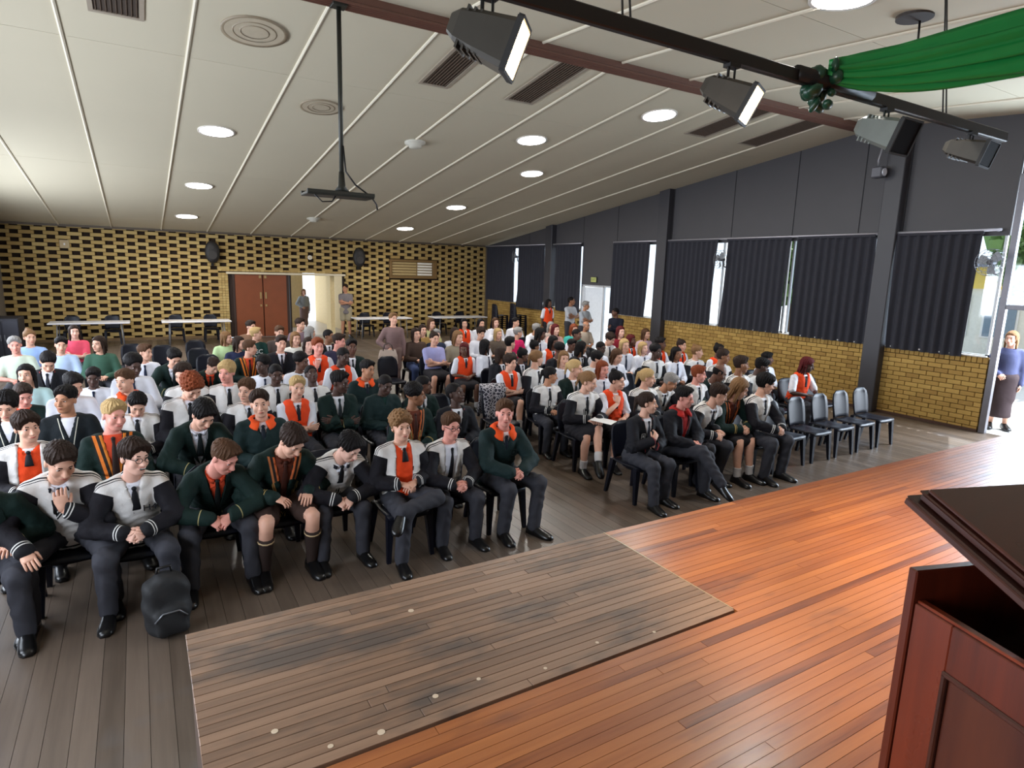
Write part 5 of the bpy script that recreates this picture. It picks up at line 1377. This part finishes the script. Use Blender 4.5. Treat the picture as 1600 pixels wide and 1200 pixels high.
# ------------------------------------------------------------------ chairs
mChair = M('dark_plastic', (17, 19, 30), .42, var=.1, scale=5, spec=.28)
def chair_meshes():
    o = {}
    rings = []
    for yy, zz, w_ in ((-.25, .405, .200), (-.245, .428, .208), (-.20, .436, .212), (0, .424, .208), (.14, .428, .200), (.19, .438, .194), (.20, .415, .190)):
        rings.append([(-w_, yy, zz-.014), (-w_*.98, yy, zz), (-w_*.5, yy, zz-.006), (0, yy, zz-.009), (w_*.5, yy, zz-.006), (w_*.98, yy, zz), (w_, yy, zz-.014), (0, yy, zz-.03)])
    o['seat'] = MB().loft(rings).mesh('seat', mChair, True)
    rings = []
    for t in np.linspace(0, 1, 9):
        z = .44+.41*t; y0 = .20+.075*t; w_ = (.185+.018*math.sin(PI*min(t*1.1, 1)))*(1 if t < .8 else 1-.42*((t-.8)/.2)**2)
        fr = []; bk = []
        for q in np.linspace(-1, 1, 9):
            yy = y0-.028*q*q; fr.append((q*w_, yy-.009, z)); bk.append((q*w_, yy+.009, z))
        rings.append(fr+bk[::-1])
    o['backrest'] = MB().loft(rings).mesh('backrest', mChair, True)
    for nm, sx, sy in (('a', -1, -1), ('b', 1, -1), ('c', -1, 1), ('d', 1, 1)):
        top = (sx*.178, -.215 if sy < 0 else .185); bot = (sx*.205, -.25 if sy < 0 else .265)
        rings = []
        for t, k in ((0, 1), (1, .55)):
            x = top[0]+(bot[0]-top[0])*t; y = top[1]+(bot[1]-top[1])*t; z = .425*(1-t); a = .032*k; b = .030*k
            rings.append([(x-a, y-b, z), (x+a, y-b, z), (x+a, y+b, z), (x-a, y+b, z)])
        o['leg_'+nm] = MB().loft(rings).mesh('leg', mChair)
    return o
CH = chair_meshes()
def chair(x, y, rz, label, group, z=0.0):
    r_ = empty('chair', (x, y, z), rz, label, 'chair', group)
    inst('seat', CH['seat'], r_); inst('backrest', CH['backrest'], r_)
    for k in 'abcd': inst('leg', CH['leg_'+k], r_)
    return r_
# ------------------------------------------------------------------ the seated audience
ORD = ['', 'first', 'second', 'third', 'fourth', 'fifth', 'sixth', 'seventh', 'eighth', 'ninth', 'tenth', 'eleventh', 'twelfth', 'thirteenth']
rows = {}
for ln in PEOPLE.strip().split('\n'):
    a = ln.split(); rows.setdefault((int(a[0]), 'left' if float(a[1]) < 4.2 else 'right'), []).append(a)
prng = random.Random(11)
for (rw, side), lst in sorted(rows.items()):
    lst.sort(key=lambda a: float(a[1]))
    for i, a in enumerate(lst):
        x, y, z = map(float, a[1:4]); outfit, bottom, skin, hair, hcol, pose, yaw, pit, sex, mouth = a[4:14]
        if outfit[0] in 'TL' and ':' in outfit: od = colorname(tuple(int(v) for v in outfit[2:].split(',')))+' top'
        else: od = OUTFITS[outfit][0]
        where = 'row %s %s block, %s from left' % (['', 'one', 'two', 'three', 'four', 'five', 'six', 'seven', 'eight', 'nine', 'ten'][rw], side, ORD[i+1])
        act = {'fold': 'arms folded', 'foldc': 'arms folded', 'fwd': 'bent forward', 'face': 'hand at face', 'back': 'leaning back', 'paper': 'with paper', 'p1': 'hand at face', 'p2': 'wearing glasses', 'p3': 'bent forward', 'p4': 'in shorts', 'p6': 'ankle on knee', 'p7': 'wearing glasses', 'r2': 'legs crossed'}.get(pose)
        lab = 'person in %s, %s' % (od.replace('dark v-neck school', 'dark').replace(' edged with an orange striped scarf', ' with orange striped scarf').replace('with black sleeves', 'with black sleeves'), where)
        if act and len(lab.split())+len(act.split()) <= 15: lab = lab.replace(', row', ', %s, row' % act)
        hi = rw <= 3; rz = R(prng.uniform(-5, 5)) if not pose[0] in 'pr' else 0.0
        if side == 'right' and rw > 1: rz += R(-6)
        yw = float(yaw)
        if abs(yw) > 75:                                     # looking round: the whole body turns a little
            rz += R(min(35, (abs(yw)-75)*.5)*(1 if yw > 0 else -1)); yw = 70*(1 if yw > 0 else -1)
        root, J, s_ = make_person(x, y, z, outfit, bottom, skin, hair, hcol, pose, (yw, float(pit), prng.uniform(-5, 5)), sex, int(mouth), rz, hi, lab, 'seated audience', glasses=pose in ('p2', 'p7'))
        if pose == 'p2':
            c = J.P+J.d*.30+J.u*.085; g = np.interp(.30, WT[:, 0], WT[:, 2])+.030
            nrm = J.f; e = text_part('chest_emblem', 'H4', .075, M('emblem_black', (26, 26, 32), .7), root, c+J.f*(g*.90+.008), (0, 0, 0)); mm = np.stack([J.u, J.d, J.f], 1); e.rotation_euler = Matrix(mm.tolist()).to_euler()
        if pose in ('r1', 'p8'):
            c = J.P+J.d*.31+J.u*(.085 if pose == 'p8' else -.085); g = np.interp(.31, WT[:, 0], WT[:, 2])+.034; mm = np.stack([J.u, J.d, J.f], 1)
            q = MB()
            for (x0, x1, z0, z1) in ((-.03, -.024, -.035, .035), (.024, .03, -.035, .035), (-.03, .03, .029, .035), (-.03, .03, -.035, -.029), (-.012, .012, -.014, .014)): q.box((x0, z0, 0), (x1, z1, .003))
            e = q.build('pocket_badge', M('badge_pale', (150, 146, 140), .7) if pose == 'r1' else M('badge_dark', (16, 30, 30), .7), root); e.location = c+J.f*(g*.92); e.rotation_euler = Matrix(mm.tolist()).to_euler()
        if '24,56,52' in outfit:
            c = J.P+J.d*.28; g = np.interp(.28, WT[:, 0], WT[:, 2])+.018; mm = np.stack([J.u, J.d, J.f], 1)
            for k, (s4, sz) in enumerate((('HSC', .12), ('UNIT', .09))):
                e = text_part('shirt_lettering', s4, sz, M('lettering_white', (214, 220, 220), .7), root, c+J.d*(.05-.10*k)+J.f*(g*1.02), (0, 0, 0)); e.rotation_euler = Matrix(mm.tolist()).to_euler()
        h0 = root.location
        chair(h0.x, h0.y, rz*.4, 'dark plastic chair, row %s %s block, under %s person from left' % (['', 'one', 'two', 'three', 'four', 'five', 'six', 'seven', 'eight', 'nine', 'ten'][rw], side, ORD[i+1]), 'chairs of the audience')
# empty chairs
for i, (x, y, rz, lab) in enumerate(((7.62, 5.28, 0, 'empty glossy dark chair beside the last seated front-row person'), (8.22, 5.28, 0, 'second empty glossy chair from the right front-row people'), (8.82, 5.30, 0, 'middle of the empty glossy chairs at right'), (9.40, 5.32, 0, 'empty glossy chair next to the rightmost front chair'), (9.98, 5.34, 0, 'rightmost empty glossy chair nearest the brick wall'),
    (8.98, 6.42, -.05, 'empty dark chair beside lone orange-vested person near brick wall'), (10.2, 6.42, -.05, 'empty dark chair in row two by the brick wall'), (7.2, 7.9, -.1, 'empty dark chair in the fourth row of the right block'),
    (.34, 14.2, 0, 'empty dark chair at back left, in front of second table'), (1.0, 14.9, .05, 'hindmost empty chair left of the brown doors'), (.95, 13.5, .05, 'empty chair in line before the hindmost one'), (1.02, 12.5, 0, 'empty chair nearest of the three in line left of door'), (-.2, 14.6, 0, 'empty dark chair at back left, leftmost of the empty ones'),
    (3.45, 7.5, 0, 'empty dark chair at the aisle end of row three'), (4.36, 7.55, -.1, 'dark chair draped with a patterned jacket'), (4.05, 11.2, 0, 'empty dark chair beside the standing person with handbag'), (1.1, 6.6, 0, 'dark chair in row two between orange vest and striped blazer'))):
    chair(x, y, rz, lab, 'empty chairs')
# ------------------------------------------------------------------ standing people
def stander(x, y, z, outfit, bottom, skin, hair, hcol, pose, head, sex, rz, lab): return make_person(x, y, z, outfit, bottom, skin, hair, hcol, pose, head, sex, 0, rz, False, lab, None, scale=z/1.56)
wm = stander(4.44, 12.15, 1.50, 'L:122,98, 96'.replace(' ', ''), 'd', 'fair', 'short', 'ltbrown', 'standbag', (20, -6, 0), 'f', R(-14), 'standing person in brown dress holding a pale handbag')[0]
stander(6.30, 22.1, 1.74, 'T:112,104,104', 'h', 'tan', 'short', 'dkbrown', 'standfold', (-20, 4, 0), 'm', R(-16), 'standing person in grey shirt and khaki shorts by the doorway')
stander(5.55, 25.2, 1.46, 'L:150,156,160', 'd', 'fair', 'long', 'ltbrown', 'standbag', (0, 0, 0), 'f', R(10), 'person in pale grey standing in the lobby beyond the doorway')
stander(11.5, 16.9, 1.52, 'O', 'k', 'dark', 'long', 'black', 'stand', (20, 0, 0), 'f', 0, 'standing person in orange vest by the dark curtain')
stander(11.75, 16.0, 1.64, 'T:176,178,184', 't', 'brown', 'buzz', 'black', 'standfold', (30, 0, 0), 'm', R(10), 'taller of two people in pale shirts standing by side door')
stander(11.60, 15.05, 1.56, 'T:170,176,184', 't', 'tan', 'short', 'grey', 'standfold', (30, 4, 0), 'm', R(10), 'shorter of two people in pale shirts standing before side door')
stander(11.2, 13.2, 1.50, 'L:26,28,40', 't', 'dark', 'buzz', 'black', 'standfold', (-60, 8, 0), 'm', R(-50), 'person in dark clothes standing with folded arms right of side door')
stander(13.2, 4.84, 1.63, 'L:70,74,104', 'e', 'fair', 'long', 'ltbrown', 'standbag', (-30, 4, 0), 'f', R(-60), 'person in long dark skirt standing in the bright glass doorway')
# ------------------------------------------------------------------ carried and dropped things
hb = empty('handbag', (4.22, 11.86, .62), R(-14), 'pale beige handbag held by the standing person in brown', 'handbag')
rg = [[(-w_, -d_, z_), (w_, -d_, z_), (w_*1.02, 0, z_), (w_, d_, z_), (-w_, d_, z_), (-w_*1.02, 0, z_)] for z_, w_, d_ in ((0, .17, .06), (.03, .19, .075), (.18, .18, .07), (.30, .15, .03))]
MB().loft(rg).build('bag_body', M('beige_leather', (186, 168, 156), .5), hb)
for s_ in (-1, 1): MB().tube([(-.10, s_*.03, .28), (-.07, s_*.03, .40), (0, s_*.02, .44), (.07, s_*.03, .40), (.10, s_*.03, .28)], .010, 6).build('strap', M('dark_strap', (70, 56, 50), .6), hb, True)
bp = empty('backpack', (.02, 4.62, 0), .15, 'black school bag on the floor before the front row', 'bag')
def bag_sdf(P):
    q = np.abs(P-np.array((0, 0, .22), F32))/np.array((.15, .10, .22), F32); d = ((q**3.2).sum(1)**(1/3.2)-1)*.10
    q = np.abs(P-np.array((.01, -.10, .13), F32))/np.array((.11, .045, .11), F32); d = smin(d, ((q**3.0).sum(1)**(1/3.0)-1)*.045, .02)
    return np.maximum(d+.004*np.sin(P[:, 2]*40+P[:, 0]*28), -P[:, 2])
V, Q = nets(bag_sdf, (-.2, -.19, -.03), (.2, .15, .48), .016)
o = bpy.data.objects.new('bag_body', mesh_from('bag_body', V, Q, M('black_nylon', (18, 18, 20), .7, bump=.3, bscale=20), True)); link(o, bp)
MB().tube([(-.10, -.135, .16), (-.05, -.143, .215), (.05, -.143, .215), (.10, -.135, .16)], .006, 6).build('zip', mGreyMetal, bp, True)
MB().tube([(-.05, .02, .42), (-.04, .02, .48), (.04, .02, .48), (.05, .02, .42)], .010, 6).build('handle', mBlackMetal, bp, True)
pp = empty('paper_sheet', (4.98, 5.98, .715), .5, 'white paper sheet on a lap in row two', 'paper')
q = MB()
for i in range(6): pass
rg = [[(-.105, yy, .012*math.sin(6*yy)), (.105, yy, .012*math.sin(6*yy+.5)), (.105, yy, .012*math.sin(6*yy+.5)+.002), (-.105, yy, .012*math.sin(6*yy)+.002)] for yy in np.linspace(-.148, .148, 8)]
q.loft(rg).build('sheet', mWhite, pp)
# patterned jacket thrown over a chair back
dj = empty('draped_jacket', (4.36, 7.80, .55), -.1, 'black and white patterned jacket draped over an aisle chair', 'jacket')
tpat = NT('patterned_lining'); nz = tpat.n('ShaderNodeTexVoronoi'); nz.feature = 'DISTANCE_TO_EDGE'; nz.inputs['Scale'].default_value = 22; tpat.l(tpat.coord(), nz.inputs['Vector'])
tpat.l(tpat.mix(tpat.math('LESS_THAN', nz.outputs['Distance'], .11), (.03, .03, .045), (.42, .40, .44)), tpat.b.inputs['Base Color']); tpat.b.inputs['Roughness'].default_value = .8
V = []; n1, n2 = 16, 14
for i in range(n1):
    t = i/(n1-1)
    for j in range(n2):
        u = j/(n2-1)*2-1; L = t*1.0-.42
        if L < -.02: yy, zz = .055, .34+L
        elif L > .02: yy, zz = -.05-.03*t, .34-L
        else: yy, zz = -L*2.4, .36
        w_ = .20*(1-.7*max(0, L)/.58); V.append((u*w_+(.03*math.sin(5*t)), yy+.018*math.sin(7*u+3*t), zz-.09*max(0, L)*(1-abs(u))*1.5))
Fq = [(i*n2+j, i*n2+j+1, (i+1)*n2+j+1, (i+1)*n2+j) for i in range(n1-1) for j in range(n2-1)]
o = bpy.data.objects.new('jacket_cloth', mesh_from('jacket_cloth', V, Fq, tpat.m, True)); link(o, dj); md = o.modifiers.new('thick', 'SOLIDIFY'); md.thickness = .012
# ------------------------------------------------------------------ along the back wall
mTop = M('white_tabletop', (222, 220, 222), .35, var=.03); mTLeg = M('table_leg', (128, 128, 130), .4, .5)
for (a, b, lab) in ((-2.24, -.28, 'long white folding table at far left by patterned wall'), (.53, 2.45, 'white folding table just left of the brown doors'), (6.44, 8.5, 'white folding table right of the open doorway'), (9.4, 11.6, 'white folding table in the back right corner')):
    t = empty('folding_table', ((a+b)/2, 21.6, 0), 0, lab, 'table', 'tables along the back wall'); w_ = (b-a)/2
    MB().box((-w_, -.38, .695), (w_, .38, .735), .012).build('tabletop', mTop, t)
    for sx in (-1, 1):
        for sy in (-1, 1): MB().tube([(sx*(w_-.22), sy*.30, .70), (sx*(w_-.18), sy*.32, 0)], .016, 8).build('leg', mTLeg, t, True)
        MB().tube([(sx*(w_-.20), -.31, .28), (sx*(w_-.20), .31, .28)], .012, 6).build('stretcher', mTLeg, t)
for i, (x, lab) in enumerate(((-1.75, 'left chair'), (-.75, 'right chair'), (.95, 'left chair'), (1.95, 'right chair'), (7.1, 'left chair'), (8.0, 'right chair'), (10.0, 'left chair'), (11.0, 'right chair'))):
    chair(x, 22.25, 0, 'dark %s behind the %s' % (lab, ['far left table', 'table left of brown doors', 'table right of doorway', 'table in back right corner'][i//2]), 'chairs behind the tables')
for k, (x, y, nst, lab) in enumerate(((11.55, 20.2, 7, 'left stack'), (11.8, 19.3, 8, 'right stack'))):
    for i in range(nst): chair(x, y, PI/2, 'black chair, number %s up in the %s by back corner' % (['one', 'two', 'three', 'four', 'five', 'six', 'seven', 'eight'][i], lab), 'stacked chairs', i*.075)
def wall_speaker(x, lab):
    r_ = empty('wall_speaker', (x, YB-.02, 2.85), 0, lab, 'loudspeaker', 'loudspeakers on the back wall')
    rg = [[(w_*math.cos(a)*(1 if abs(math.cos(a)) < .8 else .95), dy, h_*math.sin(a)) for a in np.linspace(0, 2*PI, 20, endpoint=False)] for dy, w_, h_ in ((-.02, .20, .30), (-.22, .24, .36), (-.28, .22, .34), (-.30, .12, .2))]
    MB().loft(rg).build('cabinet', M('speaker_black', (30, 26, 24), .6), r_, True)
    MB().disc((0, 0, 0), .13, 20, 0, .015, mat=Matrix.Translation((0, -.30, -.1)) @ Matrix.Rotation(PI/2, 4, 'X')).build('woofer', M('speaker_cone', (48, 44, 42), .7), r_)
    MB().disc((0, 0, 0), .05, 16, 0, .015, mat=Matrix.Translation((0, -.30, .14)) @ Matrix.Rotation(PI/2, 4, 'X')).build('tweeter', M('speaker_cone', (48, 44, 42), .7), r_)
    MB().box((-.04, -.06, -.46), (.04, .02, -.22), .006).build('bracket', mBlackMetal, r_)
wall_speaker(2.16, 'black loudspeaker on brick wall above the brown doors, left one'); wall_speaker(7.05, 'black loudspeaker on brick wall right of the doorway')
fb = empty('framed_board', (9.25, YB-.02, 2.47), 0, 'wood-framed louvred hatch high on the patterned brick wall', 'wall hatch')
fr = MB().box((-.98, -.05, .27), (.98, .08, .36), .01).box((-.98, -.05, -.36), (.98, .08, -.27), .01).box((-.98, -.05, -.27), (-.88, .08, .27), .01).box((.80, -.05, -.27), (.98, .08, .27), .01)
fr.build('frame', M('hatch_frame', (116, 88, 48), .6), fb)
MB().box((-.88, .05, -.27), (.80, .08, .27)).build('backing', M('hatch_back', (140, 116, 76), .7), fb)
for k in range(5):
    MB().box((-.86, .0, -.235+k*.105), (.12, .05, -.165+k*.105), .006).build('slat', M('tan_slat', (176, 152, 104), .6), fb)
    MB().box((.18, .0, -.235+k*.105), (.78, .045, -.165+k*.105), .006).build('slat', M('slat_lit_tone', (232, 226, 214), .3), fb)  # bright reflection on the right-hand slats put into a whiter colour
ck_ = empty('wall_disc', (5.32, YB-.01, 2.78), 0, 'small white disc on the brick above the open doorway', 'wall fitting')
MB().disc((0, 0, 0), .075, 20, 0, .04, mat=Matrix.Rotation(PI/2, 4, 'X')).build('cover', mWhite, ck_); MB().disc((0, 0, 0), .05, 20, .04, .055, mat=Matrix.Rotation(PI/2, 4, 'X')).build('cap', M('cream_cap', (220, 206, 170), .5), ck_)
wp = empty('wall_plate', (-1.8, YB-.01, 2.93), 0, 'square pale plate high on the left of brick wall', 'wall plate')
MB().box((-.12, -.015, -.12), (.12, .01, .12), .006).build('plate', M('pale_plate', (180, 158, 120), .6), wp); MB().box((-.02, -.022, -.03), (.02, -.015, .03)).build('switch', mWhite, wp)
cb = empty('cabinet', (-2.95, 20.2, 0), 0, 'black cabinet against the left wall near back corner', 'cabinet')
MB().box((-.36, -.5, 0), (.30, .5, 1.0), .02).build('carcass', M('black_laminate', (24, 24, 34), .5), cb)
for k in (-1, 1):
    d = MB().box((-.36+.0, -.52, .06), (-.05, -.50, .94), .006) if k < 0 else MB().box((-.02, -.52, .06), (.29, -.50, .94), .006)
    dd = d.build('door', M('black_laminate2', (34, 34, 44), .45), cb); MB().box((-.08 if k < 0 else .0, -.54, .45), (-.065 if k < 0 else .015, -.52, .6)).build('handle', mGreyMetal, dd)
# ------------------------------------------------------------------ wall fans and floodlight
def wall_fan(y, z, lab, rz):
    r_ = empty('wall_fan', (XR-.22, y, z), rz, lab, 'wall fan', 'wall fans')
    cage = MB()
    for rr_, dx in ((.22, -.05), (.22, .05), (.16, -.075), (.10, -.085), (.045, -.088)):
        cage.tube([(dx, rr_*math.cos(a), rr_*math.sin(a)) for a in np.linspace(0, 2*PI, 21)], .004, 5, False)
    for a in np.linspace(0, 2*PI, 16, endpoint=False): cage.tube([(-.09, .03*math.cos(a), .03*math.sin(a)), (-.075, .16*math.cos(a), .16*math.sin(a)), (-.05, .22*math.cos(a), .22*math.sin(a)), (.05, .22*math.cos(a), .22*math.sin(a))], .0025, 4)
    cage.build('cage', mGreyMetal, r_)
    for k in range(3):
        a = 2*PI*k/3+.3; q = MB(); c, s_ = math.cos(a), math.sin(a); t = (-s_, c)
        pts = []
        for rr_, w_, tw in ((.03, .03, .02), (.10, .07, .02), (.18, .075, .012), (.195, .04, .0)):
            pts.append([(tw, rr_*c+w_*t[0], rr_*s_+w_*t[1]), (-tw, rr_*c-w_*t[0], rr_*s_-w_*t[1]), (-tw+.003, rr_*c-w_*t[0], rr_*s_-w_*t[1]), (tw+.003, rr_*c+w_*t[0], rr_*s_+w_*t[1])])
        q.loft(pts).build('blade', M('fan_blade', (140, 144, 150), .4), r_)
    MB().tube([(-.03, 0, 0), (.06, 0, 0), (.13, 0, 0)], [.04, .05, .035], 12).build('motor', M('fan_motor', (90, 92, 98), .5), r_, True)
    MB().tube([(.10, 0, -.02), (.12, 0, -.16), (.20, 0, -.20)], .018, 8).build('arm', M('fan_motor', (90, 92, 98), .5), r_, True)
wall_fan(20.5, 3.05, 'grey caged wall fan in front of the far back curtains', R(-20)); wall_fan(10.72, 2.97, 'grey caged wall fan beside a bright gap in middle curtains', R(-20)); wall_fan(5.0, 2.93, 'grey caged wall fan nearest the tall glass doors', R(-10))
fl_ = empty('floodlight', (XR-.36, 7.02, 4.70), 0, 'small pale floodlight on an arm high on the near pillar', 'floodlight')
MB().tube([(.14, -.1, .45), (.0, -.05, .42), (-.02, 0, .10), (0, 0, .0)], .016, 8).build('arm', M('pale_metal', (150, 150, 156), .4, .4), fl_, True)
MB().box((-.09, -.12, -.22), (.09, .08, -.02), .02).build('head', M('flood_body', (92, 92, 98), .5, .4), fl_)
MB().disc((0, 0, 0), .07, 18, 0, .02, mat=Matrix.Translation((0, -.12, -.12)) @ Matrix.Rotation(PI/2, 4, 'X')).build('lens', M('flood_lens', (190, 190, 196), .15), fl_)
cf = empty('ceiling_recess', (6.92, 3.82, zceil(3.82)), 0, 'dark round ceiling fitting beside the green drape', 'ceiling fitting')
MB().disc((0, 0, 0), .17, 24, -.03, .0).build('dish', M('dark_dish', (54, 46, 42), .6), cf); MB().tube([(.10, 0, 0), (.12, 0, -.25), (.10, 0, -.5)], .012, 6).build('cord', mBlackMetal, cf, True)
# ------------------------------------------------------------------ lectern
mMah = wood('mahogany', [(0, (66, 22, 10)), (.4, (104, 38, 18)), (.7, (128, 52, 24)), (1, (146, 66, 32))], .3, 'Z', coat=.3, freq=18)
mMahD = wood('mahogany_dark', [(0, (42, 18, 12)), (.5, (64, 28, 18)), (1, (86, 40, 26))], .3, 'X', coat=.3, freq=16)
mInset = wood('burl_inset', [(0, (60, 24, 14)), (.5, (92, 44, 24)), (1, (120, 62, 34))], .35, 'Z', freq=9)
lt = empty('lectern', (1.336, .598, ZS), R(-18), 'polished mahogany lectern with sloping moulded top at lower right', 'lectern')
def fz(z): return z-ZS
# local axes: +X along the far edge, -Y towards the camera side
MB().box((0, -.022, 0), (.56, 0, fz(2.0)), .003).build('front_panel', mMah, lt)
sp_ = MB().box((.012, -.44, 0), (.03, -.022, fz(1.935)), .002).build('side_panel', mMah, lt)
MB().box((.53, -.44, 0), (.548, -.022, fz(1.935)), .002).build('side_panel', mMah, lt)
for nm, lo, hi in (('stile', (.004, -.11, .02), (.014, -.024, fz(1.93))), ('stile', (.004, -.44, .02), (.014, -.36, fz(1.93))), ('rail', (.004, -.36, fz(1.83)), (.014, -.11, fz(1.93))), ('rail', (.004, -.36, .02), (.014, -.11, .14))):
    MB().box(lo, hi, .002).build(nm, mMah, sp_)
for lo, hi in (((-.001, -.118, .14), (.010, -.106, fz(1.83))), ((-.001, -.364, .14), (.010, -.352, fz(1.83))), ((-.001, -.364, fz(1.822)), (.010, -.106, fz(1.834))), ((-.001, -.364, .136), (.010, -.106, .148))):
    MB().box(lo, hi, .003).build('moulding', mMahD, sp_)
MB().box((.008, -.352, .148), (.013, -.118, fz(1.822)), .001).build('inset_panel', mInset, sp_)
MB().box((.0065, -.30, .5), (.0085, -.285, fz(1.78))).build('scuff', M('pale_scuff', (150, 92, 62), .6), sp_)
MB().box((.03, -.44, fz(1.80)), (.53, -.022, fz(1.825))).build('shelf', mMahD, lt)
MB().box((.17, -.34, fz(1.825)), (.40, -.12, fz(2.12)), .004).build('stem', mMahD, lt)
T = Matrix.Translation((-.008, .012, fz(2.178))) @ Matrix.Rotation(R(19), 4, 'X')
tp = MB()
for z0, z1, e in ((-.052, -.036, .030), (-.036, -.030, .022), (-.030, -.014, .010), (-.014, -.009, .018), (-.009, 0, 0.0)):
    tp.box((e*.0+(.034-e if False else 0)+.0+(.03-e)*0+ (0.0 if e > .02 else .02-e*.5), -.52, z0), (.66, -.0-(0.0 if e > .02 else .02-e*.5), z1), .003, T)
tp.build('sloping_top', mMahD, lt)
MB().box((-.03, -.48, 0), (.60, .03, .08), .008).build('plinth', mMahD, lt)
